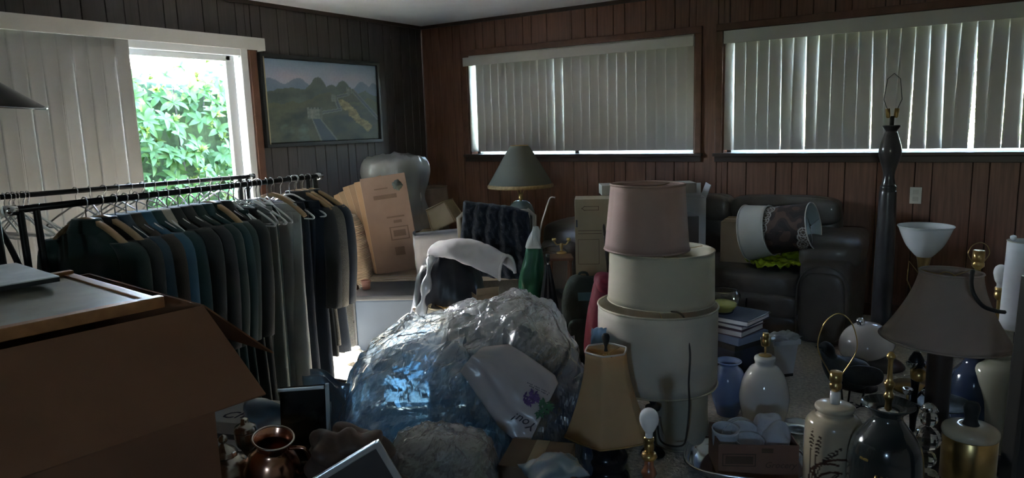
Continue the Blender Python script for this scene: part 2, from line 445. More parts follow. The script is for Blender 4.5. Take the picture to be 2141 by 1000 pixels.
# sliding glass door in the left wall
wd = S_(boxes('window_3', [((0.006, 1.36, 1.92), (-0.11, -4.18, 1.05)), ((0.006, 1.36, 1.92), (-0.07, -2.86, 1.05))], m_pane))
for nm, sz, lc in (('head_frame', (0.13, 2.84, 0.075), (-0.07, -3.48, 2.0725)), ('bottom_track', (0.13, 2.84, 0.05), (-0.07, -3.48, 0.065)),
                   ('side_frame', (0.14, 0.06, 2.07), (-0.07, -2.09, 1.075)), ('side_frame', (0.14, 0.06, 2.07), (-0.07, -4.87, 1.075)),
                   ('sash_stile', (0.04, 0.075, 1.95), (-0.07, -2.185, 1.06)), ('sash_stile', (0.04, 0.075, 1.95), (-0.07, -3.54, 1.06)),
                   ('sash_rail', (0.04, 1.36, 0.04), (-0.07, -2.86, 2.015)), ('sash_rail', (0.04, 1.36, 0.08), (-0.07, -2.86, 0.13))):
    box(nm, sz, lc, m_vinyl, wd, bev=0.006)
box('side_casing', (0.03, 0.06, 2.08), (0.012, -2.03, 1.04), m_trimw, wd, bev=0.006)
box('head_casing', (0.03, 2.98, 0.04), (0.012, -3.48, 2.13), m_trimw, wd, bev=0.006)

# ------------------------------------------------------------------ vertical blinds
def vane_mesh(h, w=0.094, bow=0.004, th=0.0012):
    V = []; n = 6
    for side in (1, -1):
        for z in (0.0, -h):
            for i in range(n+1):
                u = -1+2*i/n
                V.append((u*w/2, bow*(1-u*u)+side*th/2, z))
    k = n+1; Fc = []
    for i in range(n):
        Fc.append((i, i+1, k+i+1, k+i)); Fc.append((2*k+i, 3*k+i, 3*k+i+1, 2*k+i+1))
        Fc.append((i, 2*k+i, 2*k+i+1, i+1)); Fc.append((k+i, k+i+1, 3*k+i+1, 3*k+i))
    Fc += [(0, k, 3*k, 2*k), (n, 2*k+n, 3*k+n, k+n)]
    return mesh('slat', V, Fc)
def blind(name, label, axis, slats, zt, h, face, valance):
    "slats: [(position, twist, lean)]; axis x = back wall, y = left wall"
    t = T(name, label, 'blinds')
    vm = vane_mesh(h)
    for (a, tw, lean) in slats:
        if axis == 'x': o = link('slat', vm, m_slat, t, (a, face, zt), (0, lean, PI+tw))
        else: o = link('slat', vm, m_slat, t, (face, a, zt), (lean, 0, PI/2+tw))
    s0, s1, z0, z1, d0, d1 = valance
    if axis == 'x':
        box('valance', (s1-s0, 0.012, z1-z0), ((s0+s1)/2, d0, (z0+z1)/2), m_val, t, bev=0.004)
        box('headrail', (s1-s0-0.02, 0.06, 0.09), ((s0+s1)/2, 0.03, 2.082), m_val, t)
        for s in (s0+0.006, s1-0.006): box('valance_return', (0.012, abs(d1-d0), z1-z0), (s, (d0+d1)/2, (z0+z1)/2), m_val, t, bev=0.003)
    else:
        box('valance', (0.012, s1-s0, z1-z0), (d0, (s0+s1)/2, (z0+z1)/2), m_val, t, bev=0.004)
        box('headrail', (0.04, s1-s0-0.02, 0.03), ((d0+d1)/2-0.01, (s0+s1)/2, z1-0.03), m_val, t)
        for s in (s0+0.006, s1-0.006): box('valance_return', (abs(d1-d0), 0.012, z1-z0), ((d0+d1)/2, s, (z0+z1)/2), m_val, t, bev=0.003)
    return t
rnd = random.Random(11)
sl = [(0.595, 1.25, 0.0)]
for i in range(25):
    sl.append((0.682+0.0868*i, 0.035+rnd.uniform(-0.008, 0.008) + (0.2 if i == 10 else 0), 0))
blind('vertical_blind', 'closed cream vertical blind on the middle window, above the tan cone lampshade', 'x', sl, 2.036, 0.826, 0.022, (0.53, 2.795, 2.025, 2.105, -0.035, 0.02))
sl = []
leans = {0: (0.35, 0), 1: (0.05, 0.006), 5: (0.06, 0.012), 6: (0.12, -0.010), 7: (0.2, 0.012), 8: (0.05, -0.004), 12: (0.06, 0.022), 13: (0.05, 0.006), 14: (0.05, -0.026), 16: (0.1, 0.010), 17: (0.12, 0.018), 18: (0.05, -0.022), 19: (0.08, 0.030), 20: (0.06, -0.012), 22: (0.1, 0.018), 23: (0.05, -0.012)}
for i in range(26):
    tw, ln = leans.get(i, (rnd.uniform(0.02, 0.06), rnd.uniform(-0.003, 0.003)))
    sl.append((3.06+0.0868*i, tw, ln))
blind('vertical_blind', 'gappy cream vertical blind on the right window with crooked slats letting slivers of daylight through', 'x', sl, 2.035, 0.828, 0.020, (3.03, 5.38, 2.02, 2.115, -0.035, 0.02))
sl = [(-3.055-0.0868*i, 0.03+rnd.uniform(-0.006, 0.006), rnd.uniform(-0.004, 0.004)) for i in range(21)]
blind('vertical_blind', 'cream vertical blind drawn half across the glass door, behind the clothes racks', 'y', sl, 2.075, 2.03, 0.06, (-5.0, -1.975, 2.072, 2.165, 0.10, 0.02))

# ------------------------------------------------------------------ hedge outside the glass door
m_leaf = M('hedge_leaf', (0.055, 0.125, 0.03), 0.45, var=0.4, scale=2.0, transl=0.28, spec=0.3)
m_leaf2 = M('young_leaf', (0.15, 0.21, 0.04), 0.35, var=0.25, scale=2.0, transl=0.4)
m_bark = M('branch_bark', (0.06, 0.05, 0.035), 0.9)
def leaf_mesh(name, L, W):
    V = []; Fc = []
    for i in range(6):
        t = i/5; w = W*math.sin(PI*min(1, t*0.92+0.06))**0.8*0.5; z = 0.18*L*math.sin(t*2.2)-0.12*L*t*t
        V += [(t*L, -w, z+w*0.35), (t*L, 0, z), (t*L, w, z+w*0.35)]
    for i in range(5):
        a = i*3; Fc += [(a, a+3, a+4, a+1), (a+1, a+4, a+5, a+2)]
    return mesh(name, V, Fc)
lf_old = leaf_mesh('leaf', 0.135, 0.05); lf_young = leaf_mesh('leaf', 0.10, 0.03)
lf_old.materials.append(m_leaf); lf_young.materials.append(m_leaf2)
hedge = T('hedge', 'dense leafy green hedge standing in daylight outside the glass door', 'hedge', (-2.05, -2.6, -0.3))
rnd = random.Random(21)
cand = []
def hedge_front(y, z): return -1.75 + 0.16*noise.noise(Vector((y*1.3, z*1.3, 4))) - 0.10*max(0, z-1.7)
for k in range(980):
    y = rnd.uniform(-4.9, 0.3); z = rnd.uniform(-0.2, 2.2)
    dpt = rnd.random()**2*0.35
    x = hedge_front(y, z) - dpt
    out = Vector((1.0, rnd.uniform(-0.6, 0.6), rnd.uniform(0.1, 0.9))).normalized()
    young = (rnd.random() < (0.18 + 0.35*max(0, z-1.6)))
    n = rnd.randint(5, 8); ph = rnd.uniform(0, 6.28)
    q = out.to_track_quat('Z', 'X')
    for j in range(n):
        az = ph + j*2*PI/n + rnd.uniform(-0.25, 0.25)
        el = rnd.uniform(0.7, 1.2) if young else rnd.uniform(-0.35, 0.35)
        loc = Matrix.Translation((x, y, z)) @ q.to_matrix().to_4x4() @ Matrix.Rotation(az, 4, 'Z') @ Matrix.Rotation(-el, 4, 'Y') @ Matrix.Scale(rnd.uniform(0.75, 1.2), 4)
        # how large it shows through the pane
        score = dpt + abs(y+2.35)*0.35 + max(0, 1.15-z) + rnd.random()*0.15
        cand.append((score, loc, young))
cand.sort(key=lambda c: c[0])
inv = Matrix.Translation((2.05, 2.6, 0.3))
for sc_, mtx, young in cand[:300]:
    o = link('leaf', lf_young if young else lf_old, None, hedge); o.matrix_local = inv @ mtx
V = []; Fc = []; mi = []
for sc_, mtx, young in cand[300:]:
    src = lf_young if young else lf_old; o = len(V); mm = inv @ mtx
    V += [mm @ v.co for v in src.vertices]
    for p in src.polygons: Fc.append(tuple(i+o for i in p.vertices)); mi.append(1 if young else 0)
fo = mk('foliage', V, Fc, m_leaf, hedge); fo.data.materials.append(m_leaf2); fo.data.polygons.foreach_set('material_index', mi); fo['kind'] = 'stuff'
tubes('branches', [([(rnd.uniform(-0.2, 0.1), y, 0.0), (rnd.uniform(-0.15, 0.1), y+rnd.uniform(-0.15, 0.15), 1.0), (rnd.uniform(-0.1, 0.15), y+rnd.uniform(-0.3, 0.3), 2.3)], [0.03, 0.02, 0.006]) for y in [-2.4+0.3*i for i in range(16)]], m_bark, hedge)
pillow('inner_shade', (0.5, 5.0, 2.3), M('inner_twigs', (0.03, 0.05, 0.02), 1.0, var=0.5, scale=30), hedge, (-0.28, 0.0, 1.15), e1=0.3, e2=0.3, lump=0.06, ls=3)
# unseen leafy crown and trunk, added to keep sun off the left blind
added_shade_tree = T('added_shade_tree', 'unseen leafy crown added outside to shade the left end of the glass door', 'added_shade_tree', (-3.4, -4.45, -0.3))
V = []; Fc = []
for k in range(4600):
    p = Vector((rnd.gauss(0, 0.35), rnd.uniform(-0.5, 2.1), rnd.uniform(3.25, 5.0)))
    mm = Matrix.Translation(p) @ Matrix.Rotation(rnd.uniform(0, 6.28), 4, 'Z') @ Matrix.Rotation(rnd.uniform(-1, 0.6), 4, 'Y') @ Matrix.Scale(2.3, 4)
    o = len(V); V += [mm @ v.co for v in lf_old.vertices]
    for q in lf_old.polygons: Fc.append(tuple(i+o for i in q.vertices))
fo = mk('foliage', V, Fc, m_leaf, added_shade_tree); fo['kind'] = 'stuff'
tube('trunk', [(0, 0, 0), (0.05, 0, 1.5), (0, 0.05, 4.4)], [0.10, 0.08, 0.03], m_bark, added_shade_tree)
# shrub outside the right window
shrub = T('shrub', 'sunlit green shrub glimpsed through the gaps of the right blind', 'shrub', (5.1, 3.2, -0.3))
V = []; Fc = []
for k in range(1500):
    p = Vector((rnd.gauss(0, 0.55), rnd.gauss(0, 0.4), rnd.uniform(0.2, 2.6)))
    mm = Matrix.Translation(p) @ Matrix.Rotation(rnd.uniform(0, 6.28), 4, 'Z') @ Matrix.Rotation(rnd.uniform(-1, 0.6), 4, 'Y')
    o = len(V); V += [mm @ v.co for v in lf_old.vertices]
    for q in lf_old.polygons: Fc.append(tuple(i+o for i in q.vertices))
fo = mk('foliage', V, Fc, m_leaf2, shrub); fo['kind'] = 'stuff'
tube('trunk', [(0, 0, 0), (0.05, 0, 1.0), (0, 0.05, 2.2)], [0.05, 0.04, 0.01], m_bark, shrub)

# ------------------------------------------------------------------ wall plate
op = T('wall_outlet', 'small cream outlet plate on the brown wall under the right window', 'outlet', (4.37, 0.0, 0.885))
box('cover_plate', (0.072, 0.006, 0.115), (0, -0.003, 0), M('cream_plastic', (0.55, 0.5, 0.42), 0.4), op, bev=0.003)
for dz in (-0.025, 0.025): box('socket', (0.034, 0.004, 0.03), (0, -0.0075, dz), M('ivory_plastic', (0.45, 0.4, 0.33), 0.4), op, bev=0.0015)

# ------------------------------------------------------------------ landscape painting
def fbm(x, y, o=4, s=0): return noise.fractal(Vector((x, y, s)), 1.0, 2.0, o)
def lerp3(a, b, t):
    t = max(0, min(1, t)); return tuple(a[i]+(b[i]-a[i])*t for i in range(3))
def segd(px, py, ax, ay, bx, by):
    dx, dy = bx-ax, by-ay; t = max(0, min(1, ((px-ax)*dx+(py-ay)*dy)/(dx*dx+dy*dy+1e-9)))
    return math.hypot(px-ax-dx*t, py-ay-dy*t), t
def landscape(u, v):
    "u across 0..1, v up 0..1: hills under an evening sky with a stone rampart running over the ridges"
    n = fbm(u*6, v*6, 4, 3)
    c = lerp3((0.34, 0.36, 0.44), (0.19, 0.27, 0.36), (v-0.72)/0.28 + 0.25*fbm(u*3, v*8, 3, 1))
    c = lerp3(c, (0.40, 0.34, 0.40), 0.6*max(0, 1-abs(v-0.80)*9)*max(0, 0.6+fbm(u*4, v*3, 2, 9)))
    def ridge(peaks, base): return base + max([h*math.exp(-((u-x)/w)**2) for x, h, w in peaks])
    layers = [([(0.05, 0.1, 0.12), (0.26, 0.12, 0.10), (0.66, 0.12, 0.06), (0.85, 0.12, 0.07), (0.97, 0.10, 0.06)], 0.66, (0.13, 0.18, 0.25), (0.16, 0.21, 0.28)),
              ([(0.43, 0.22, 0.10), (0.55, 0.14, 0.09), (0.66, 0.20, 0.08), (0.2, 0.08, 0.2), (0.86, 0.06, 0.1)], 0.58, (0.055, 0.075, 0.07), (0.09, 0.115, 0.10)),
              ([(0.50, 0.16, 0.16), (0.72, 0.20, 0.12), (0.2, 0.02, 0.2)], 0.46, (0.05, 0.065, 0.05), (0.09, 0.10, 0.065)),
              ([(0.9, 0.18, 0.2), (0.75, 0.14, 0.15)], 0.36, (0.045, 0.06, 0.05), (0.10, 0.11, 0.06))]
    for k, (pk, base, c0, c1) in enumerate(layers):
        r = ridge(pk, base) + 0.025*fbm(u*12, k*3.1, 4, k)
        if v < r: c = lerp3(c0, c1, 0.5+0.9*n + max(0, 1-(r-v)*18)*0.6)
    if v < 0.40+0.05*fbm(u*5, 2, 3, 6):
        c = lerp3((0.04, 0.055, 0.05), (0.085, 0.10, 0.07), 0.5+n)
    # sunlit rocky crest
    d, t = segd(u, v, 0.64, 0.50, 0.88, 0.16)
    if d < 0.035+0.03*fbm(u*14, v*14, 3, 2)+0.05*t*(1-t):
        c = lerp3((0.17, 0.15, 0.07), (0.36, 0.31, 0.15), 0.5+1.2*fbm(u*25, v*25, 3, 5))
    # rampart: pale parapets with a darker walk between them
    path = [(0.80, 0.0), (0.995, 0.28)], [(0.995, 0.28), (0.75, 0.66)], [(0.75, 0.66), (0.70, 0.60)], [(0.70, 0.60), (0.58, 0.56)], [(0.58, 0.56), (0.62, 0.40)], [(0.62, 0.40), (0.44, 0.36)]
    for (a, b) in path[1:]:
        d, t = segd(u, v, *a, *b)
        if d < 0.020: c = (0.075, 0.09, 0.10)
        if 0.010 < d < 0.020: c = (0.17, 0.185, 0.165)
    for (ax, ay, bx, by, w) in ((0.37, 0.36, 0.50, 0.0, 0.05),):
        d, t = segd(u, v, ax, ay, bx, by); w2 = w*(0.55+t)
        if d < w2: c = (0.05, 0.075, 0.10)
        if w2*0.78 < d < w2: c = (0.16, 0.18, 0.17)
    # watchtowers
    for (x0, x1, y0, y1) in ((0.325, 0.455, 0.28, 0.43), (0.545, 0.60, 0.50, 0.60), (0.69, 0.735, 0.60, 0.70), (0.735, 0.765, 0.62, 0.67)):
        if x0 < u < x1 and y0 < v < y1:
            c = lerp3((0.12, 0.14, 0.125), (0.20, 0.215, 0.18), 0.5+fbm(u*40, v*40, 2, 7))
            if v > y1-0.022 and int((u-x0)/(x1-x0)*9) % 2: c = (0.06, 0.08, 0.07)
            if u > x0+(x1-x0)*0.8: c = tuple(q*0.6 for q in c)
    if v < 0.3 and u < 0.33: c = lerp3(c, (0.10, 0.14, 0.12), max(0, fbm(u*9, v*9, 3, 8))*1.2)
    return c
m_canvas = M('oil_canvas', (1.15, 1.15, 1.2), 0.5, var=0.05, scale=60, attr='paint', bump=0.15, bscale=250, coat=0.15)
m_darkframe = M('dark_frame_wood', (0.028, 0.03, 0.032), 0.4)
m_lit_edge = M('lit_frame_edge', (0.42, 0.36, 0.24), 0.35, metal=0.4)
pt = T('landscape_painting', 'wide framed painting of green hills and a stone rampart on the left wall', 'painting', (0.0, -1.325, 1.70), (0, 0, 0))
PW, PH = 1.28, 0.70
sheet('canvas', lambda u, v: (0.022, (u-0.5)*(PW-0.04), (v-0.5)*(PH-0.04)), 190, 104, m_canvas, pt, thick=0.004, attr=landscape)
for sz, lc in (((0.04, PW, 0.03), (0.021, 0, PH/2-0.0)), ((0.04, PW, 0.03), (0.021, 0, -PH/2)), ((0.04, 0.03, PH+0.03), (0.021, -PW/2, 0)), ((0.04, 0.03, PH+0.03), (0.021, PW/2, 0))):
    fr = box('frame_rail', sz, lc, m_darkframe, pt, bev=0.006)
box('lit_edge_strip', (0.006, 0.010, PH-0.02), (0.043, -PW/2+0.012, 0), m_lit_edge, pt, bev=0.002)  # window light on the frame's left side, put in as a pale strip

# ================================================================== LEFT SIDE: CLOTHES RACKS AND CARTONS
m_blackmetal = M('black_metal', (0.015, 0.016, 0.018), 0.35, metal=0.6)
m_chrome = M('chrome', (0.75, 0.77, 0.8), 0.12, metal=1.0, var=0.03)
m_rubber = M('black_rubber', (0.015, 0.015, 0.015), 0.7)
m_hwood = M('hanger_wood', (0.36, 0.24, 0.13), 0.45, var=0.15)
m_hwhite = M('white_hanger_plastic', (0.72, 0.73, 0.74), 0.3, var=0.03)
m_hwire = M('hanger_wire', (0.62, 0.64, 0.66), 0.2, metal=0.9)

def cloth(name, col, bump=0.3, bscale=350, var=0.15, rough=0.85, **k): return M(name, col, rough, var=var, scale=5, bump=bump, bscale=bscale, sheen=0.15, **k)

R1A = Vector((1.925, -4.53, 1.215)); R1B = Vector((1.70, -2.96, 1.21))
def rack(name, label, A, B, near_frame=True):
    base = Vector(((A.x+B.x)/2, (A.y+B.y)/2, 0)); t = T(name, label, 'clothes rack', base)
    a, b = A-base, B-base; dr = (b-a).normalized(); pr = Vector((-dr.y, dr.x, 0))
    tube('top_bar', [a, b], 0.013, m_blackmetal, t, seg=12)
    for e, s in ((a, -1), (b, 1)):
        tube('end_cap', [e-dr*s*0.015, e+dr*s*0.022], 0.019, m_chrome, t, seg=12)
        foot = Vector((e.x, e.y, 0)) - dr*s*0.06
        for o in (0.0, 0.055):
            q = e - dr*s*(0.03+o)
            tube('upright', [q, q-Vector((0, 0, 0.05)) + dr*s*0.0, Vector((foot.x, foot.y, 0.55))+dr*s*(0.025-o), Vector((foot.x, foot.y, 0.07))+dr*s*(0.025-o)], 0.012, m_blackmetal, t, seg=10, smooth_path=6)
        tube('foot_bar', [foot+pr*0.25+Vector((0, 0, 0.07)), foot-pr*0.25+Vector((0, 0, 0.07))], 0.014, m_blackmetal, t, seg=10)
        for w in (-0.23, 0.23):
            c = tube('caster', [foot+pr*w+dr*0.012+Vector((0, 0, 0.026)), foot+pr*w-dr*0.012+Vector((0, 0, 0.026))], 0.026, m_rubber, t, seg=14)
            tube('stem', [foot+pr*w+Vector((0, 0, 0.026)), foot+pr*w+Vector((0, 0, 0.07))], 0.006, m_chrome, c, seg=6)
    lo = Vector((0, 0, 0.17))
    tube('lower_rail', [Vector((a.x, a.y, 0.17))+dr*0.06, Vector((b.x, b.y, 0.17))-dr*0.06], 0.010, m_blackmetal, t, seg=8)
    if near_frame:   # bowed brace on the near end
        q = a + dr*0.05
        tube('brace', [q-pr*0.0-Vector((0, 0, 0.62)), q+pr*0.05-Vector((0, 0, 0.30)), q+pr*0.17-Vector((0, 0, 0.08)), q+pr*0.30+Vector((0, 0, 0.0))], 0.011, m_blackmetal, t, seg=8, smooth_path=6)
    return t
rack('garment_rack', 'black garment rack packed with clothes, in front of the glass door', R1A, R1B)
R2A = Vector((0.875, -4.60, 1.195)); R2B = Vector((0.81, -2.73, 1.18))
rack('garment_rack', 'second black garment rack behind the full one, nearer the glass door, with bare hangers', R2A, R2B, False)

# hangers: one of each kind, then copies
def hook_pts(): return [(0, 0, -0.075), (0, 0, -0.03), (0.004, 0, -0.022), (0.017, 0, -0.008), (0.019, 0, 0.006), (0.010, 0, 0.017), (-0.004, 0, 0.019), (-0.016, 0, 0.010), (-0.018, 0, 0.0)]
def make_hanger(name, label, mat, wooden, group):
    t = T(name, label, 'hanger', group=group)
    tube('hook', hook_pts(), 0.0025, m_hwire, t, seg=6)
    if wooden:
        fn = lambda u, v: ((u-0.5)*0.42, -0.006+0.012*v, -0.072-0.10*abs(2*u-1)**1.6+0.012*math.sin(v*PI))
        sheet('shoulder_bar', fn, 20, 3, mat, t, thick=0.02)
    else:
        pts = [(-0.20, 0, -0.19), (-0.205, 0, -0.175), (-0.10, 0, -0.115), (0, 0, -0.075), (0.10, 0, -0.115), (0.205, 0, -0.175), (0.20, 0, -0.19)]
        tube('shoulder_bar', pts, 0.005, mat, t, seg=6, smooth_path=4)
        tube('trouser_bar', [(-0.20, 0, -0.19), (0.20, 0, -0.19)], 0.004, mat, t, seg=6)
    return t
hangers = {}
def hang(kind, A, B, tt, yaw, label, group):
    p = A.lerp(B, tt)
    if kind not in hangers:
        spec = {'wood': ('wooden_hanger', m_hwood, True), 'white': ('plastic_hanger', m_hwhite, False), 'wire': ('wire_hanger', m_hwire, False)}[kind]
        o = hangers[kind] = make_hanger(spec[0], label, spec[1], spec[2], group)
    else: o = copy_tree(hangers[kind]); o['label'] = label; o['group'] = group
    o.location = p + Vector((0, 0, 0.0)); o.rotation_euler = (0, 0, yaw)
    return o

def loft(name, rings, mat, parent, n=36, fold=0.0, seed=0, kf=7, smooth=True):
    "closed loft through rings (cx, cy, z, half width, half thickness) with hanging folds"
    V = []; Fc = []
    nr = len(rings)
    for k, (cx, cy, z, hw, ht) in enumerate(rings):
        t = k/(nr-1)
        for i in range(n):
            a = 2*PI*i/n
            x = cx + hw*sgnpow(math.cos(a), 0.7); y = cy + ht*sgnpow(math.sin(a), 0.8)
            q = fold*t*math.sin(kf*x/max(hw, 0.02)+seed*1.7+0.6*math.sin(3*t+seed)) + fold*0.5*noise.noise(Vector((x*14, seed*3.1, z*6)))
            V.append((x, y+q, z))
    for k in range(nr-1):
        for i in range(n):
            j = (i+1) % n; Fc.append((k*n+i, k*n+j, (k+1)*n+j, (k+1)*n+i))
    Fc.append(tuple(range(n-1, -1, -1))); Fc.append(tuple((nr-1)*n+i for i in range(n)))
    return mk(name, V, Fc, mat, parent, smooth=smooth)
def dens(r, n=4):
    return smoothprof(r, n)
def jacket(name, label, mat, p, yaw, w=0.21, L=0.72, th=0.035, seed=0, sleeve=0.58, group='clothes hanging on the full rack'):
    t = T(name, label, 'clothing', p, yaw, group)
    rings = dens([(0, 0, -0.070, 0.055, 0.03), (0, 0, -0.10, 0.10, 0.035), (0, 0, -0.14, w*0.9, th), (0, 0, -0.19, w, th*1.1), (0, 0, -0.32, w*0.94, th*1.15), (0, 0, -0.08-L*0.6, w*0.95, th*1.1), (0, 0, -0.08-L, w*1.04, th*1.15)])
    loft('body', rings, mat, t, fold=0.016, seed=seed)
    if sleeve:
        for s in (-1, 1):
            sr = dens([(s*w*0.86, 0, -0.135, 0.045, 0.04), (s*(w+0.012), 0.004, -0.20, 0.052, 0.045), (s*(w+0.035), -0.012, -0.42, 0.05, 0.042), (s*(w+0.02), -0.018, -0.10-sleeve, 0.045, 0.038)])
            loft('sleeve', sr, mat, t, n=18, fold=0.006, seed=seed+s, kf=5)
    loft('collar', dens([(0, 0, -0.05, 0.06, 0.036), (0, 0, -0.075, 0.075, 0.042), (0, 0, -0.105, 0.10, 0.044)]), mat, t, n=20)
    return t
def trousers(name, label, mat, p, yaw, w=0.11, L=1.0, seed=0, flare=1.0, group='clothes hanging on the full rack'):
    t = T(name, label, 'clothing', p, yaw, group)
    loft('waistband', dens([(0, 0, -0.095, w*0.95, 0.012), (0, 0, -0.135, w, 0.018)]), mat, t, n=24)
    for s in (-1, 1):
        c = s*w*0.12; y = s*0.013
        loft('leg', dens([(c, y*0.3, -0.13, w*0.95, 0.014), (c, y, -0.40, w*0.86, 0.022), (c*1.5, y, -0.12-L*0.6, w*0.72*flare, 0.026), (c*2, y*1.2, -0.12-L, w*0.66*flare, 0.03)]), mat, t, n=24, fold=0.010, seed=seed+s*2, kf=4)
    return t
c_black = cloth('black_wool', (0.014, 0.017, 0.018)); c_green = cloth('dark_green_wool', (0.012, 0.034, 0.032)); c_teal = cloth('deep_teal_cotton', (0.012, 0.045, 0.05))
c_navy = cloth('navy_wool', (0.012, 0.02, 0.035)); c_blue = cloth('blue_cotton', (0.03, 0.11, 0.19)); c_mid = cloth('slate_blue_cotton', (0.03, 0.065, 0.10))
c_brown = cloth('brown_tweed', (0.05, 0.04, 0.03), bump=0.5); c_grey = cloth('grey_flannel', (0.16, 0.17, 0.17)); c_lgrey = cloth('pale_grey_linen', (0.42, 0.43, 0.42))
c_sage = cloth('grey_green_twill', (0.17, 0.19, 0.18)); c_cream = cloth('cream_cotton', (0.45, 0.42, 0.36)); c_char = cloth('charcoal_wool', (0.035, 0.037, 0.04))
m_tweed = M('herringbone_tweed', (0.07, 0.066, 0.058), 0.9, var=0.1, scale=300, col2=(0.19, 0.18, 0.16), bump=0.5, bscale=280)
yawb = math.atan2(R1B.y-R1A.y, R1B.x-R1A.x) - PI/2
G = [  # position along the bar, maker, material, width, length, label, hanger
 (0.165, 'j', c_green, 0.215, 0.70, 'black green jacket nearest the camera on the full rack, on a wooden hanger', 'wood'),
 (0.205, 'j', c_black, 0.20, 0.80, 'black coat hanging second on the full rack, behind the black green jacket', 'wood'),
 (0.240, 'j', c_mid, 0.19, 0.66, 'slate blue shirt between the black coat and the brown jacket', 'wire'),
 (0.270, 'j', c_brown, 0.20, 0.68, 'brown tweed jacket near the front of the full rack', 'wire'),
 (0.300, 'j', c_blue, 0.20, 0.72, 'bright blue shirt standing out among the dark clothes', 'white'),
 (0.330, 'j', c_teal, 0.20, 0.70, 'teal blouse just behind the bright blue shirt', 'wire'),
 (0.360, 'j', c_cream, 0.17, 0.40, 'short cream top with only its shoulders showing behind the teal blouse', 'white'),
 (0.390, 'j', c_black, 0.205, 0.82, 'black jacket right behind the short cream top', 'wire'),
 (0.425, 'j', c_char, 0.205, 0.80, 'charcoal jacket in the middle of the full rack', 'white'),
 (0.460, 'j', c_green, 0.205, 0.88, 'dark green coat behind the charcoal jacket', 'wire'),
 (0.495, 'j', c_teal, 0.20, 0.90, 'deep teal long coat in the dark middle of the full rack', 'wire'),
 (0.530, 'j', c_green, 0.20, 0.95, 'dark green long coat hanging behind the deep teal one', 'wood'),
 (0.565, 'j', c_black, 0.20, 0.95, 'black long coat behind the dark green long coat', 'wire'),
 (0.600, 't', c_green, 0.13, 1.00, 'dark green trousers before the grey green ones', 'white'),
 (0.640, 't', c_black, 0.115, 1.00, 'black trousers just in front of the grey green pair', 'white'),
 (0.685, 't', c_sage, 0.135, 1.02, 'grey green trousers with a sharp front crease reaching nearly to the floor', 'white'),
 (0.725, 't', c_green, 0.10, 0.98, 'dark trousers between the grey green and the pale grey pairs', 'white'),
 (0.775, 't', c_lgrey, 0.17, 0.96, 'pale grey trousers clipped to a cream bar hanger', 'wood'),
 (0.815, 't', c_navy, 0.16, 0.98, 'navy trousers right behind the pale grey pair', 'white'),
 (0.855, 't', c_navy, 0.185, 0.95, 'navy trousers next to the herringbone coat', 'white'),
 (0.888, 'j', c_char, 0.18, 0.86, 'charcoal coat tucked before the herringbone coat', 'wood'),
 (0.918, 'j', m_tweed, 0.19, 0.80, 'grey herringbone tweed coat near the far end of the full rack', 'wood'),
 (0.948, 'j', c_navy, 0.185, 0.86, 'dark navy coat last on the full rack, by the dark left wall', 'wood'),
]
rnd = random.Random(5)
for i, (tt, k, mt, w, L, lab, hk) in enumerate(G):
    p = R1A.lerp(R1B, tt); yw = yawb + rnd.uniform(-0.10, 0.10) + (0.02 if tt > 0.88 else 0)
    if k == 'j': jacket('jacket', lab, mt, p-Vector((0, 0, 0.012)), yw, w, L, 0.026, seed=i, sleeve=0.0 if L < 0.5 else 0.56)
    else: trousers('trousers', lab, mt, p-Vector((0, 0, 0.012)), yw, w, L, seed=i, flare=1.05)
    gl = {'wood': 'wooden hanger holding a garment on the full rack', 'white': 'white plastic hanger holding a garment on the full rack', 'wire': 'thin wire hanger holding a garment on the full rack'}[hk]
    short = re.split(r' (?:nearest|hanging|between|near|standing|just|with|right|in|behind|before|clipped|next|tucked|last) ', lab)[0]
    if short == 'navy trousers': short += (' beside the pale grey pair' if 'pale' in lab else ' by the herringbone coat')
    hang(hk, R1A, R1B, tt, yw, {'wood': 'wooden', 'white': 'white plastic', 'wire': 'thin wire'}[hk]+' hanger holding up the '+short, hk+' hangers on the full rack')
for k, tt in enumerate((0.62, 0.665, 0.71, 0.755, 0.88)):
    hang('wire', R1A, R1B, tt, yawb+rnd.uniform(-0.5, 0.6), 'empty wire hanger tangled among trousers on the full rack', 'empty wire hangers on the full rack')
for k in range(7):
    hang('white', R2A, R2B, 0.235+0.011*k, yawb+rnd.uniform(-0.3, 0.3), 'white plastic hanger bunched at the left on the second rack', 'bunched hangers on the second rack')
for k in range(14):
    hang('wire', R2A, R2B, 0.42+0.038*k, yawb+rnd.uniform(-0.5, 0.5), 'bare wire hanger spread along the second rack', 'wire hangers on the second rack')

# ------------------------------------------------------------------ cartons in the left foreground
m_card = M('brown_cardboard', (0.20, 0.088, 0.042), 0.8, var=0.10, scale=4, bump=0.1, bscale=25)
m_cardin = M('cardboard_inside', (0.30, 0.18, 0.10), 0.85, var=0.1)
m_card_old = M('dull_cardboard', (0.155, 0.105, 0.07), 0.85, var=0.12)
m_cedge = M('cut_cardboard_edge', (0.5, 0.42, 0.32), 0.8)
th = math.radians(-6.5); ex = Vector((math.cos(th), math.sin(th), 0)); ey = Vector((-math.sin(th), math.cos(th), 0))
K = Vector((3.151, -4.629, 0)); BW, BD, BH = 0.71, 0.56, 0.52
ctr = K - ex*BW/2 - ey*BD/2
lt = T('carton', 'closed dark brown carton at the bottom left, under the open one', 'box', ctr, th)
box('body', (BW-0.02, BD-0.02, 0.518), (0, 0, 0.259), m_card, lt, bev=0.004)
boxes('tape', [((BW-0.01, 0.05, 0.001), (0, 0, 0.5185))], M('packing_tape', (0.35, 0.27, 0.17), 0.3), lt)
ot = T('carton', 'large open brown carton in the left foreground with a wide flap hanging towards the camera', 'box', ctr + Vector((0, 0, 0.5205)), th)
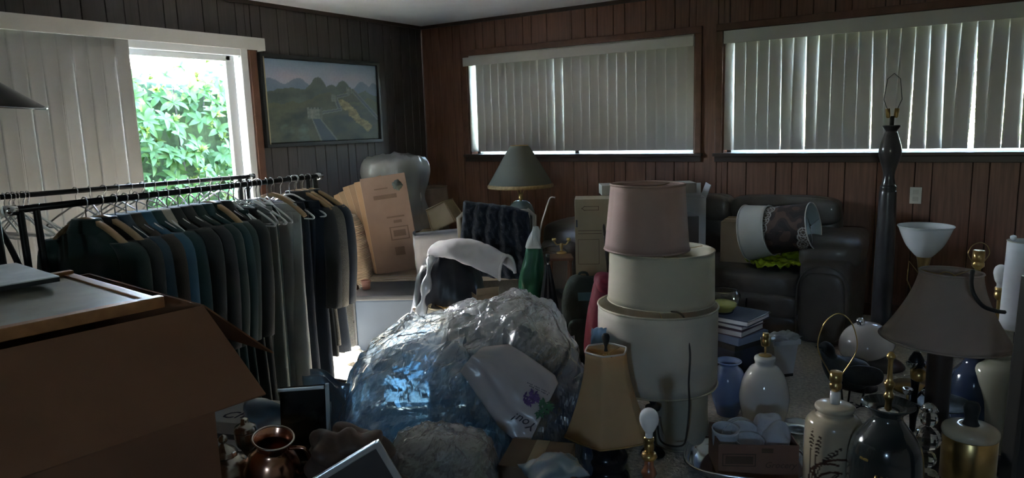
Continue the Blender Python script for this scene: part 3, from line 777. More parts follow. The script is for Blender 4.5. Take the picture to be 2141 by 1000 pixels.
carton(ot, BW, BD, 0.523, m_card, m_cardin, flaps=[('r', 0.30, math.radians(90+34)), ('b', 0.24, math.radians(90+44)), ('l', 0.26, math.radians(178))])
m_print = M('old_map_print', (0.17, 0.16, 0.125), 0.35, var=0.5, scale=7, col2=(0.33, 0.31, 0.25), coat=0.3, detail=8)
m_oak = M('orange_frame_wood', (0.32, 0.135, 0.05), 0.45, var=0.2, scale=5, stretch=(1, 6, 6))
# framed print laid across the open carton
zc = 1.0445
fp = T('framed_print', 'marbled grey green framed print with an orange wood edge lying on the open carton', 'picture frame', K - ex*0.36 - ey*0.345 + Vector((0, 0, zc)), th)
PWX, PWY = 0.60, 0.56
box('print', (PWX-0.03, PWY-0.03, 0.012), (0, 0, 0.010), m_print, fp, bev=0.001)
for sx in (-1, 1): box('frame_rail', (0.028, PWY, 0.028), (sx*(PWX-0.028)/2, 0, 0.0145), m_oak, fp, bev=0.003)
for sy in (-1, 1): box('frame_rail', (PWX-0.056, 0.028, 0.020), (0, sy*(PWY-0.028)/2, 0.0105), m_oak, fp, bev=0.003)
wb = T('sketch_board', 'white paper board with a dark underside at the left edge on the print', 'board', at(125, 583, 1.89)-ex*0.18-ey*0.21, th)
wb.location.z = zc+0.0295
box('backing_board', (0.36, 0.42, 0.012), (0, 0, 0.006), M('black_board', (0.02, 0.02, 0.02), 0.6), wb, bev=0.001)
box('paper', (0.36, 0.42, 0.003), (0, 0, 0.0135), M('sketch_paper', (0.62, 0.62, 0.60), 0.7, var=0.2, scale=9), wb, bev=0.0)
# dark lamp head poking in at the far left
dl = T('floor_lamp', 'dark metal lamp with a shallow cone head cut off by the left edge', 'lamp', gnd(-45, 205, 2.05), YAW)
lathe('base', [(0.0, 0), (0.13, 0), (0.13, 0.015), (0.03, 0.03), (0.012, 0.04)], m_blackmetal, dl)
hz = at(-45, 200, 2.05).z
tube('pole', [(0, 0, 0.03), (0, 0, hz-0.02)], 0.010, m_blackmetal, dl)
sh = lathe('lamp_shade', [(0.02, 0.06), (0.05, 0.045), (0.165, -0.022), (0.168, -0.024), (0.166, -0.028), (0.05, 0.036), (0.015, 0.05)], m_blackmetal, dl, (0, 0, hz), (0, 0.10, 0))
lathe('finial', [(0, 0.10), (0.010, 0.09), (0.008, 0.07), (0.02, 0.058)][::-1], m_chrome, sh, seg=16)
ring('rim', 0.167, -0.026, 0.003, m_chrome, sh)
# ------------------------------------------------------------------ small white carton with script writing on the floor by the rack
m_wcard = M('white_cardboard', (0.50, 0.50, 0.51), 0.7, var=0.06)
sc_ = T('carton', 'white carton with dark script writing on the floor below the brown flap', 'box', atz(506, 2.95, 0), YAW-0.25)
box('body', (0.27, 0.24, 0.33), (0, 0, 0.165), m_wcard, sc_, bev=0.003)
box('stripe', (0.2705, 0.2405, 0.022), (0, 0, 0.27), M('dark_stripe', (0.07, 0.07, 0.075), 0.6), sc_, bev=0.0)
text('lettering', 'Cha', 0.085, M('ink_violet', (0.03, 0.025, 0.07), 0.6), sc_, (0.05, -0.05, 0.3305), (0, 0, 0.15), shear=0.3)
cpw = pillow('paper_wad', (0.13, 0.10, 0.09), M('crumpled_white_paper', (0.60, 0.60, 0.60), 0.7, var=0.05), None, atz(742, 4.45, 0.045), (0.2, 0.1, YAW), e1=0.9, e2=0.9, lump=0.6, ls=22, nu=48, nv=26, seed=3)
tag(cpw, 'crumpled white paper wad on the carpet at the foot of the blue grey chest', 'paper')
# cable on the carpet
tube('power_cable', [atz(585, 3.35, 0.012), atz(600, 3.55, 0.012), atz(640, 3.8, 0.012), atz(668, 3.85, 0.012), atz(720, 3.8, 0.012)], 0.005, M('beige_cable', (0.3, 0.26, 0.2), 0.5), seg=6, smooth_path=5)
tag(bpy.data.objects['power_cable'], 'thin beige cable curving over the carpet at the foot of the clothes', 'cable')

# ------------------------------------------------------------------ metalware on a low dark table, lower left
m_dkwood = M('dark_walnut', (0.035, 0.022, 0.015), 0.4, var=0.2, stretch=(1, 8, 8))
m_copper = M('copper', (0.62, 0.33, 0.22), 0.22, metal=1.0, var=0.15, scale=10)
m_silver = M('tarnished_silver', (0.52, 0.49, 0.44), 0.25, metal=1.0, var=0.3, scale=12)
tb = T('low_table', 'low dark walnut table under the copper and silver ware at the bottom', 'table', (3.14, -4.335, 0), th)
box('tabletop', (0.84, 0.44, 0.03), (0, 0, 0.405), m_dkwood, tb, bev=0.006)
for sx in (-1, 1):
    for sy in (-1, 1): box('leg', (0.045, 0.045, 0.39), (sx*0.38, sy*0.18, 0.195), m_dkwood, tb, bev=0.004)
ZT = 0.42
jg = T('copper_jug', 'wide mouthed copper jug tipped towards the light, front left', 'jug', atz(568, 2.06, ZT), YAW)
pj = smoothprof([(0.0, 0.0), (0.055, 0.0), (0.075, 0.03), (0.082, 0.07), (0.065, 0.115), (0.044, 0.142), (0.046, 0.158), (0.056, 0.176)], 5)
lathe('body', pj + [(r-0.003, z) for r, z in pj[::-1]], m_copper, jg, (0, 0, 0.004), (0.20, 0.18, 0))
ring('rim', 0.056, 0.178, 0.0035, m_silver, jg, (0, 0, 0.004), (0.20, 0.18, 0))
tube('handle', [(0.045, 0.0, 0.15), (0.09, 0.0, 0.155), (0.108, 0.0, 0.11), (0.085, 0.0, 0.06)], 0.006, m_copper, jg, (0, 0, 0.004), (0.20, 0.18, 0), smooth_path=6)
tp = T('silver_teapot', 'ornate tarnished silver teapot beside the copper jug', 'teapot', atz(478, 2.04, ZT), YAW)
pb = smoothprof([(0.0, 0.0), (0.035, 0.0), (0.03, 0.012), (0.055, 0.035), (0.068, 0.07), (0.055, 0.105), (0.035, 0.12)], 5)
lathe('body', pb + [(0.0, 0.12)], m_silver, tp, ripple=lambda a, k: 1+0.03*math.cos(12*a)*math.sin(PI*k))
ld = lathe('lid', smoothprof([(0.036, 0.12), (0.032, 0.135), (0.012, 0.15), (0.006, 0.158)], 4), m_silver, tp, ripple=lambda a, k: 1+0.03*math.cos(12*a))
lathe('knob', smoothprof([(0.004, 0.156), (0.013, 0.166), (0.010, 0.178), (0.0, 0.184)], 4), m_silver, ld, seg=16)
tube('spout', [(0.05, 0, 0.05), (0.085, 0, 0.075), (0.10, 0, 0.115), (0.118, 0, 0.13)], [0.016, 0.013, 0.009, 0.008]*1, m_silver, tp)
tube('handle', [(-0.045, 0, 0.105), (-0.09, 0, 0.12), (-0.105, 0, 0.08), (-0.08, 0, 0.04), (-0.06, 0, 0.045)], 0.006, m_silver, tp, smooth_path=5)
tc = T('silver_cup', 'small silver lidded cup wedged between the teapot and the copper jug', 'cup', atz(522, 2.16, ZT), YAW)
cp = smoothprof([(0.0, 0.0), (0.028, 0.0), (0.012, 0.02), (0.012, 0.07), (0.030, 0.10), (0.034, 0.14)], 5)
lathe('body', cp + [(0.0, 0.138)], m_silver, tc)
lathe('lid', smoothprof([(0.035, 0.139), (0.03, 0.155), (0.014, 0.165), (0.01, 0.178), (0.0, 0.182)], 4), m_silver, tc)
# black glazed panel and trays
bp_ = T('framed_glass_panel', 'dark glass panel with a pale edge leaning behind the copper jug', 'panel', atz(642, 2.24, ZT+0.002), YAW+0.2)
box('glass', (0.14, 0.006, 0.24), (0, 0, 0.12), M('black_glass', (0.012, 0.012, 0.012), 0.08), bp_, rot=(-0.12, 0.03, 0), bev=0.001)
box('edge_strip', (0.012, 0.012, 0.24), (0.074, 0, 0.12), M('pale_metal_edge', (0.5, 0.52, 0.52), 0.3, metal=0.6), bp_, rot=(-0.12, 0.03, 0), bev=0.002)
box('edge_strip', (0.14, 0.012, 0.010), (0, -0.014, 0.24), M('pale_metal_edge', (0.5, 0.52, 0.52), 0.3, metal=0.6), bp_, rot=(-0.12, 0.03, 0), bev=0.002)
m_bluefilm = film('light_blue_film', (0.45, 0.62, 0.80), 0.7, 0.15, (0.35, 0.55, 0.75), 0.45)
def crease(u, v, s, k): return noise.noise(Vector((u*k, v*k, s)))
bs = sheet('plastic_sheet', lambda u, v: ((u-0.5)*0.30, 0.03*crease(u, v, 3, 4)+v*0.06, v*0.17+0.02*crease(u, v, 5, 3)-0.015*u), 24, 12, m_bluefilm, None, atz(597, 2.42, 0.40), (0, 0, YAW), thick=0.002)
bs.location.z = 0.36
tag(bs, 'pale blue plastic sheet standing between the copper jug and the white carton', 'plastic sheet')
ft = T('picture_frame', 'empty photo frame with a dull silver edge tipped up at the bottom', 'picture frame', atz(785, 1.86, ZT+0.001), YAW+0.25)
rot_f = (-0.25, -0.42, 0)
m_dull = M('dull_silver_frame', (0.55, 0.54, 0.52), 0.3, metal=0.8)
for sz, lc in (((0.19, 0.016, 0.018), (0, 0, 0.155)), ((0.19, 0.016, 0.018), (0, 0, 0.02)), ((0.018, 0.016, 0.15), (-0.095, 0, 0.0875)), ((0.018, 0.016, 0.15), (0.095, 0, 0.0875))):
    box('frame_rail', sz, lc, m_dull, ft, rot=(0, 0, 0), bev=0.003)
box('backing', (0.18, 0.006, 0.13), (0, 0.004, 0.0875), M('dark_backing', (0.05, 0.04, 0.035), 0.6), ft, bev=0.001)
ft.rotation_euler = (-0.15, -0.45, YAW+0.25); ft.location.z = ZT+0.035
br = pillow('leather_pouch', (0.22, 0.16, 0.17), M('brown_leather', (0.11, 0.065, 0.045), 0.55, var=0.3, scale=7, bump=0.4, bscale=20), None, atz(735, 2.06, ZT+0.085), (0.1, 0.25, YAW), e1=0.8, e2=0.8, lump=0.55, ls=17, nu=60, nv=36)
tag(br, 'crumpled brown leather pouch behind the photo frame', 'pouch')
tr = T('black_tray', 'black tray edge slanting in front of the copper jug', 'tray', atz(598, 1.86, ZT), YAW+0.35)
box('tray_base', (0.20, 0.13, 0.012), (0, 0, 0.006), M('black_lacquer', (0.012, 0.012, 0.013), 0.25), tr)
for sy in (-1, 1): box('tray_side', (0.20, 0.010, 0.05), (0, sy*0.06, 0.03), M('black_lacquer', (0, 0, 0)), tr)
for sx in (-1, 1): box('tray_side', (0.010, 0.13, 0.05), (sx*0.095, 0, 0.03), M('black_lacquer', (0, 0, 0)), tr)
cr = tube('copper_rod', [atz(628, 1.78, ZT+0.052), atz(640, 1.74, ZT+0.005)], 0.006, m_copper, seg=10)
tag(cr, 'short bright copper rod resting on the black tray', 'rod')

# ================================================================== CENTRE: SOFA, CARTONS, SHADES, PLASTIC
def shade(parent, rt, rb, h, mat, trim=None, p=1.0, panels=0, pamp=0.02, rot=(0, 0, 0), loc=(0, 0, 0), spider=True, name='shell', tr=0.004, n=10, spider_drop=0.02, seg=56, lining=None, polygon=0):
    "lamp shade: thin double wall, rims and spider; loc is the middle of its lower rim"
    prof = [(rb+(rt-rb)*(1-(1-k/n)**p), h*k/n) for k in range(n+1)]
    def rip(a, k):
        f = 1.0
        if panels: f *= 1 - pamp*(abs(math.sin(a*panels/2))**0.5)*-1 - pamp
        if polygon:
            s = 2*PI/polygon; q = (a % s)-s/2; f *= (math.cos(s/2)/math.cos(q))*0.75+0.25*1.0
        return f
    sh = lathe(name, prof + [(r-0.0025, z) for r, z in prof[::-1]], mat, parent, loc, rot, seg=seg, closed=True, ripple=rip if (panels or polygon) else None)
    if trim:
        tube('top_trim', [(x*rip(math.atan2(y, x), 1), y*rip(math.atan2(y, x), 1), z) for x, y, z in ring_pts(rt, h, seg)], tr, trim, sh, closed=True, seg=6)
        tube('bottom_trim', [(x*rip(math.atan2(y, x), 0), y*rip(math.atan2(y, x), 0), z) for x, y, z in ring_pts(rb, 0, seg)], tr, trim, sh, closed=True, seg=6)
    if spider:
        zz = h-spider_drop
        tubes('spider', [([(0, 0, zz), (rt*0.97*math.cos(a), rt*0.97*math.sin(a), h-0.004)], 0.002) for a in (0.4, 0.4+2*PI/3, 0.4+4*PI/3)] + [(ring_pts(0.012, zz, 10)+[(0.012, 0, zz)], 0.003)], m_brass, sh)
    return sh
m_brass = M('brass', (0.47, 0.32, 0.13), 0.28, metal=1.0, var=0.2, scale=15)
m_bulb = M('frosted_bulb', (0.80, 0.80, 0.80), 0.25, var=0.02, transl=0.3)
def bulb(parent, z, mat=None, r=0.03, loc=(0, 0)):
    b = lathe('bulb', smoothprof([(0.0125, 0.0), (0.0125, 0.016), (0.019, 0.027), (r*0.92, 0.045), (r*1.03, 0.063), (r*0.88, 0.083), (r*0.45, 0.095), (0.0, 0.098)], 4), mat or m_bulb, parent, (loc[0], loc[1], z), seg=24)
    return b
def socket(parent, z, mat=None, r=0.018, h=0.06, loc=(0, 0)):
    return lathe('socket', [(0.008, 0), (0.014, 0.006), (r, 0.016), (r, 0.03), (r*0.92, 0.032), (r*0.92, 0.04), (r*1.02, 0.043), (r*0.95, h), (0.010, h)], mat or m_brass, parent, (loc[0], loc[1], z), seg=20)
def harp(parent, z, h, w=0.055, mat=None, rot=0.0):
    pts = [(-0.016, 0, 0), (-0.02, 0, h*0.08), (-w*0.95, 0, h*0.4), (-w, 0, h*0.62), (-w*0.65, 0, h*0.88), (0, 0, h), (w*0.65, 0, h*0.88), (w, 0, h*0.62), (w*0.95, 0, h*0.4), (0.02, 0, h*0.08), (0.016, 0, 0)]
    return tube('harp', pts, 0.002, mat or m_brass, parent, (0, 0, z), (0, 0, rot), seg=6, smooth_path=5)

# ------------------------------------------------------------------ leather sofa under the right window
m_leather = M('grey_brown_leather', (0.105, 0.09, 0.083), 0.42, var=0.2, scale=6, bump=0.5, bscale=14, coat=0.1)
so = T('leather_sofa', 'grey brown leather recliner sofa against the wall under the right window', 'sofa', (2.985, -0.52, 0))
SX0, SX1 = 1.86-2.985, 4.11-2.985
box('base', (SX1-SX0-0.1, 0.78, 0.22), (0, 0.02, 0.14), m_leather, so, bev=0.03, seg=3)
def soft(name, x0, x1, y0, y1, z0, z1, lump=0.04, e=0.35, rot=(0, 0, 0), seed=0, ls=5):
    return pillow(name, (x1-x0, y1-y0, z1-z0), m_leather, so, ((x0+x1)/2, (y0+y1)/2, (z0+z1)/2), rot, e1=e, e2=0.28, lump=lump, ls=ls, seed=seed)
for k, (a, b) in enumerate(((2.20, 2.98), (2.98, 3.80))):
    soft('seat_cushion', a-2.985, b-2.985, -0.42, 0.30, 0.24, 0.455, 0.03, seed=k)
    soft('footrest_panel', a-2.985, b-2.985, -0.435, -0.30, 0.15, 0.315, 0.02, seed=k+3)
    soft('footrest_panel', a-2.985, b-2.985, -0.425, -0.30, 0.02, 0.175, 0.02, seed=k+6)
for k, (a, b) in enumerate(((2.16, 2.68), (2.68, 3.18), (3.18, 3.94))):
    soft('back_cushion', a-2.985, b-2.985, 0.18, 0.45, 0.40, 0.885, 0.05, 0.4, rot=(-0.08, 0, 0), seed=k+1)
    soft('head_roll', a-2.985, b-2.985, 0.16, 0.40, 0.68, 0.885, 0.05, 0.5, seed=k+5)
for s, (a, b) in ((-1, (1.86, 2.20)), (1, (3.79, 4.11))):
    soft('arm', a-2.985, b-2.985, -0.44, 0.42, 0.0, 0.56, 0.015, 0.22, seed=s)
    soft('arm_pad', a-0.03-2.985, b+0.02-2.985, -0.36, 0.40, 0.47, 0.685, 0.10, 0.55, seed=s+2, ls=8)
    pillow('arm_front_panel', (b-a-0.06, 0.05, 0.44), m_leather, so, ((a+b)/2-2.985, -0.44, 0.26), e1=0.5, e2=0.5, lump=0.02)
    tube('arm_piping', [((a+b)/2-2.985+(b-a)/2*0.96*math.cos(q), -0.445, 0.36+0.17*math.sin(q)) for q in [PI*k/14 for k in range(15)]] + [(a+0.007-2.985, -0.45, 0.05)], 0.006, m_leather, so)
tube('recliner_latch', [(0.50, -0.44, 0.27), (0.50, -0.452, 0.245), (0.50, -0.452, 0.215)], 0.006, m_blackmetal, so)

# white carton and brown carton on the sofa, flat carton across the back
m_tanbox = M('tan_cardboard', (0.26, 0.19, 0.125), 0.8, var=0.1, scale=4)
m_ink = M('dark_print_ink', (0.06, 0.065, 0.08), 0.7); m_bluink = M('blue_print_ink', (0.06, 0.08, 0.16), 0.6)
m_fade = M('faded_print_ink', (0.12, 0.075, 0.05), 0.8); m_teal = M('teal_print_ink', (0.075, 0.085, 0.07), 0.85)
def flat(name, parent, mat, rects):
    "flat printing as very thin boxes (size, loc)"
    o = boxes(name, rects, mat, parent)
    if len(rects) > 1: o['kind'] = 'stuff'
    return o
wc = T('carton', 'tall open white carton with blue printing on the sofa behind the pink shade', 'box', (2.95, -0.50, 0.4575), 0.45)
carton(wc, 0.17, 0.26, 0.43, m_wcard, m_wcard, flaps=[('r', 0.10, 0.35), ('l', 0.10, 0.2), ('b', 0.09, 0.15)])
for sz_, lc_ in (((0.002, 0.05, 0.09), (0.086, -0.06, 0.20)), ((0.002, 0.05, 0.07), (0.086, 0.02, 0.20)), ((0.002, 0.03, 0.05), (0.086, 0.09, 0.22))): flat('printing', wc, m_bluink, [(sz_, lc_)])
bc = T('carton', 'plain brown carton on the sofa seat beside the floral lampshade', 'box', (3.42, -0.56, 0.4575), 0.1)
box('body', (0.40, 0.30, 0.285), (0, 0, 0.1425), m_tanbox, bc, bev=0.003)
boxes('tape', [((0.40, 0.045, 0.001), (0, 0, 0.2855))], MATS['packing_tape'], bc)

# two nested lamp shades lying on the sofa arm
m_wsh = M('white_shade_cloth', (0.66, 0.64, 0.60), 0.8, var=0.03, transl=0.3, bump=0.1, bscale=200)
m_lin = M('pale_blue_lining', (0.42, 0.50, 0.54), 0.7, var=0.03, transl=0.2)
m_floral = M('floral_brocade', (1, 1, 1), 0.75, var=0.08, scale=40, attr='paint')
fl_ = T('floral_lampshade', 'dark brown lampshade with pale flower rings lying on its side on the sofa arm', 'lampshade', at(1650, 478, 4.62))
ax = (_r*0.78 - _f*0.66 + Vector((0, 0, 1))*0.10).normalized()
fl_.rotation_euler = ax.to_track_quat('Z', 'Y').to_euler()
def floral(co):
    a = math.atan2(co.y, co.x); z = co.z
    c = Vector((0.032, 0.020, 0.017)); q = noise.noise(Vector((a*2.3, z*16, 1)))
    if q > 0.12: c = Vector((0.075, 0.042, 0.032))
    if q < -0.25: c = Vector((0.015, 0.012, 0.012))
    for (fa, fz, fr) in FLOWERS:
        da = (a-fa+PI) % (2*PI)-PI; d = math.hypot(da*0.155, z-fz)
        if d < fr:
            an = math.atan2(z-fz, da*0.155)
            if d > fr*0.80 or (fr*0.35 < d < fr*0.5) or (d > fr*0.5 and abs(math.sin(3*an)) < 0.22): c = Vector((0.36, 0.34, 0.32))
            else: c = Vector((0.07, 0.045, 0.035))
    return tuple(c)
FLOWERS = []
for k in range(22): FLOWERS.append((k*2.4 % 6.283-3.14, -0.13+0.27*((k*0.618) % 1), 0.026+0.010*((k*0.37) % 1)))
LS = 0.31; profF = [(0.158-0.008*k/90, -LS/2+LS*k/90) for k in range(91)]
sh = lathe('outer_cloth', profF, m_floral, fl_, seg=240)
sh.data.polygons[-1].select = False
bm = bmesh.new(); bm.from_mesh(sh.data); bmesh.ops.delete(bm, geom=[f for f in bm.faces if len(f.verts) > 10], context='FACES'); bm.to_mesh(sh.data); bm.free()
paint(sh, floral)
lathe('lining', [(0.1555-0.008*k/4, -LS/2+LS*k/4) for k in range(5)] + [(0.154-0.008*k/4, -LS/2+LS*k/4) for k in range(4, -1, -1)], m_lin, fl_, closed=True, seg=48)
ring('rim', 0.1515, LS/2, 0.004, m_wsh, fl_); ring('rim', 0.159, -LS/2, 0.004, m_rubber, fl_)
tubes('spider', [([(0, 0, LS/2-0.02), (0.15*math.cos(a), 0.15*math.sin(a), LS/2-0.006)], 0.002) for a in (0.2, 2.3, 4.4)] + [(ring_pts(0.012, LS/2-0.02, 10)+[(0.012, 0, LS/2-0.02)], 0.003)], m_chrome, fl_)
cl_ = T('cream_lampshade', 'cream flared lampshade lying on the sofa with the floral shade pushed into it', 'lampshade', fl_.location - ax*0.275)
cl_.rotation_euler = ax.to_track_quat('Z', 'Y').to_euler()
shade(cl_, 0.166, 0.190, 0.16, m_wsh, trim=m_wsh, spider=False, tr=0.005)
gb = sheet('plastic_bag', lambda u, v: ((u-0.5)*0.36, (v-0.5)*0.30, 0.03+0.10*max(0, math.sin(PI*u))*(v**1.5)*0.5+0.035*noise.noise(Vector((u*6, v*6, 2)))+0.02*noise.noise(Vector((u*14, v*14, 5)))+0.05*(u > 0.8)*(u-0.8)*5), 40, 30, M('lime_plastic', (0.42, 0.52, 0.03), 0.35, var=0.1, transl=0.25), None, (3.62, -0.72, 0.46), (0, 0, YAW), thick=0.002)
tag(gb, 'crumpled lime green plastic bag on the sofa seat under the shades', 'plastic bag')

# ------------------------------------------------------------------ behind the centre, left to right
# blue grey storage chest, stuff on it
m_bin = M('blue_grey_plastic', (0.075, 0.105, 0.155), 0.5, var=0.05); m_binlid = M('dark_lid_plastic', (0.045, 0.05, 0.06), 0.4)
ch = T('storage_chest', 'low blue grey storage chest with a dark lid behind the clothes rack', 'chest', atz(868, 4.86, 0), YAW-0.05)
box('body', (0.70, 0.40, 0.345), (0, 0, 0.1725), m_bin, ch, bev=0.012)
box('lid', (0.73, 0.43, 0.035), (0, 0, 0.3625), m_binlid, ch, bev=0.01)
box('corner_post', (0.014, 0.014, 0.34), (-0.35, -0.205, 0.17), m_binlid, ch)
box('corner_post', (0.014, 0.014, 0.34), (0.35, -0.205, 0.17), m_binlid, ch)
m_terra = M('pink_terracotta', (0.50, 0.24, 0.18), 0.6)
cpot = T('pink_pot', 'small pink clay pot on the left end of the blue grey chest', 'pot', atz(766, 4.80, 0.3805), 0)
lathe('body', [(0.0, 0), (0.026, 0), (0.032, 0.055), (0.028, 0.055), (0.023, 0.006), (0, 0.006)], m_terra, cpot, seg=24); ring('rim', 0.032, 0.057, 0.004, m_terra, cpot, n=24)
# tan corduroy armchair
m_cord = M('tan_corduroy', (0.42, 0.32, 0.22), 0.9, var=0.12, scale=6, bump=0.7, wave=('Z', 28, 1.5), bscale=30, sheen=0.2)
ac = T('armchair', 'tan corduroy armchair with puffy cushions holding the flattened cartons', 'armchair', atz(838, 5.38, 0), YAW)
for sx in (-0.26, 0.26):
    for sy in (-0.26, 0.26): tube('leg', [(sx, sy, 0.0), (sx*0.95, sy*0.95, 0.26)], 0.018, m_dkwood, ac)
box('seat_frame', (0.60, 0.58, 0.05), (0, 0, 0.245), m_dkwood, ac, bev=0.01)
pillow('seat_cushion', (0.64, 0.56, 0.15), m_cord, ac, (0.05, 0, 0.335), e1=0.6, e2=0.4, lump=0.04)
pillow('back_cushion', (0.17, 0.56, 0.56), m_cord, ac, (-0.255, 0, 0.585), (0, -0.16, 0), e1=0.6, e2=0.5, lump=0.05, ls=8)
tube('back_rail', [(-0.30, -0.27, 0.25), (-0.36, -0.27, 0.6), (-0.41, -0.26, 0.86), (-0.41, 0.26, 0.86), (-0.36, 0.27, 0.6), (-0.30, 0.27, 0.25)], 0.014, m_dkwood, ac, smooth_path=4)
# flattened cartons standing on the armchair
FC = ['front flattened carton with faded green printing, nearest in the leaning bundle', 'second flattened carton of the leaning bundle, just behind the printed one', 'third flattened carton counting from the printed front one', 'fourth flattened carton in the middle of the leaning bundle', 'fifth flattened carton, third from the wall side of the bundle', 'sixth flattened carton, next to the leftmost of the bundle', 'leftmost flattened carton of the bundle, leaning furthest over']
cols = [(0.20, 0.13, 0.095), (0.33, 0.20, 0.11), (0.24, 0.15, 0.09), (0.30, 0.19, 0.11), (0.25, 0.17, 0.10), (0.33, 0.21, 0.12), (0.29, 0.18, 0.10)]
b0 = atz(842, 5.18, 0)
for i in range(7):
    lean = math.radians(-7-3.1*i); 
    t = T('flattened_carton', FC[i], 'cardboard', Vector((b0.x, b0.y, 0.412)) - _r0*(0.014*i+0.16) + Vector((math.cos(YAW+PI/2), math.sin(YAW+PI/2), 0))*(0.018*i), (0, lean, YAW-0.10), 'flattened cartons on the armchair')
    h = [0.70, 0.68, 0.66, 0.66, 0.63, 0.62, 0.60][i]; w = [0.33, 0.31, 0.32, 0.30, 0.31, 0.30, 0.30][i]
    mc = M('flat_card_%d' % i, cols[i], 0.85, var=0.1)
    for k, y in enumerate((-0.0035, 0.0035)):
        box('sheet', (w-0.01*k, 0.005, h-0.012*k), (w/2, y, h/2), mc, t, bev=0.001, rot=(0, 0, 0.012*k))
    boxes('cut_edge', [((0.002, 0.010, h-0.02), (0.0, 0, h/2))], m_cedge, t)
    if i == 0:
        pr = T_pr = boxes('printing', [((0.13, 0.001, 0.012), (0.21, -0.0067, 0.40)), ((0.06, 0.001, 0.02), (0.22, -0.0067, 0.365)), ((0.14, 0.001, 0.008), (0.22, -0.0067, 0.325)), ((0.14, 0.001, 0.008), (0.22, -0.0067, 0.235)), ((0.008, 0.001, 0.09), (0.155, -0.0067, 0.28)), ((0.008, 0.001, 0.09), (0.285, -0.0067, 0.28)), ((0.09, 0.001, 0.045), (0.22, -0.0067, 0.28)), ((0.17, 0.001, 0.03), (0.16, -0.0067, 0.55)), ((0.10, 0.001, 0.008), (0.14, -0.0067, 0.61)), ((0.07, 0.001, 0.06), (0.20, -0.0067, 0.15))], m_fade, t); pr['kind'] = 'stuff'
        lathe('leaf_emblem', [(0.0, 0), (0.036, 0), (0.036, 0.001), (0, 0.001)], m_teal, t, (0.255, -0.0062, 0.615), (PI/2, 0, 0), seg=60, ripple=lambda a, k: 1+0.28*math.cos(a-0.6)+0.08*math.cos(5*a)+0.05*math.cos(11*a))
# white lamp wrapped in a plastic bag
m_pleat = M('white_pleated_cloth', (0.72, 0.72, 0.70), 0.8, var=0.03, transl=0.3)
m_whitefilm = film('milky_film', (0.93, 0.95, 0.96), 0.5, 0.25, (0.80, 0.82, 0.84), 0.38)
wl_ = T('wrapped_lamp', 'white pleated lampshade wrapped in a clear white plastic bag in the corner', 'lamp', atz(838, 6.02, 0), YAW)
lathe('base', smoothprof([(0.0, 0), (0.14, 0), (0.13, 0.03), (0.04, 0.05), (0.05, 0.30), (0.07, 0.45), (0.03, 0.62), (0.012, 0.68)], 4) + [(0.012, 1.0)], M('grey_ceramic', (0.3, 0.3, 0.3), 0.4), wl_)
s_ = shade(wl_, 0.20, 0.235, 0.40, m_pleat, trim=m_wsh, panels=48, pamp=0.02, loc=(0, 0, 0.78), seg=192, n=4)
def bagcover(u, v):
    a = 2*PI*u; r = 0.255+0.012*math.sin(9*a)+0.045*noise.noise(Vector((math.cos(a)*2, math.sin(a)*2, v*4))); z = 0.62+0.60*min(1, v*1.3)
    if v > 0.72: r *= max(0.02, 1-((v-0.72)/0.28)**1.3); z = 1.205+0.045*math.sin((v-0.72)/0.28*PI/2)+0.035*noise.noise(Vector((math.cos(a)*r*16, math.sin(a)*r*16, 3)))
    return (r*math.cos(a), r*math.sin(a), z)
sheet('plastic_cover', bagcover, 72, 28, m_whitefilm, wl_, thick=0.0)
# white board with black tubes behind the coats
ib = T('folding_stand', 'white board on thin black folding legs between the clothes and the armchair', 'stand', atz(756, 5.35, 0), YAW)
box('board', (0.10, 0.02, 0.36), (0.012, 0, 0.62), M('white_board', (0.66, 0.68, 0.70), 0.4), ib, rot=(0, -0.12, 0), bev=0.008)
tube('leg', [(-0.06, 0.02, 0), (0.05, 0.02, 0.5)], 0.007, m_blackmetal, ib); tube('leg', [(0.08, 0.02, 0), (-0.03, 0.02, 0.5)], 0.007, m_blackmetal, ib)
# cartons by the corner, tan shade
tcn = T('carton', 'tall tan carton in the corner under the round tan shade', 'box', atz(900, 6.2, 0), YAW)
box('body', (0.36, 0.30, 0.72), (0, 0, 0.36), m_tanbox, tcn, bev=0.003); boxes('tape', [((0.36, 0.05, 0.001), (0, 0, 0.7205))], MATS['packing_tape'], tcn)
ts = T('tan_lampshade', 'round tan lampshade standing on the tall carton in the corner', 'lampshade', atz(900, 6.2, 0.724), YAW)
shade(ts, 0.155, 0.17, 0.22, M('tan_shade_cloth', (0.30, 0.20, 0.15), 0.8, transl=0.2), trim=M('brown_piping', (0.18, 0.12, 0.08), 0.7))
tc2 = T('carton', 'brown carton standing between the cardboard bundle and the knitted blanket', 'box', atz(916, 5.42, 0), YAW-0.1)
box('body', (0.22, 0.22, 0.68), (0, 0, 0.34), m_tanbox, tc2, bev=0.003); boxes('tape', [((0.05, 0.22, 0.001), (0, 0, 0.6805))], MATS['packing_tape'], tc2)
sq = T('square_lampshade', 'small tan square lampshade tipped over on the brown carton', 'lampshade', atz(938, 5.40, 0.715), (0.0, -0.42, YAW-0.3))
m_tansh = M('ochre_shade_cloth', (0.40, 0.29, 0.17), 0.8, transl=0.25)
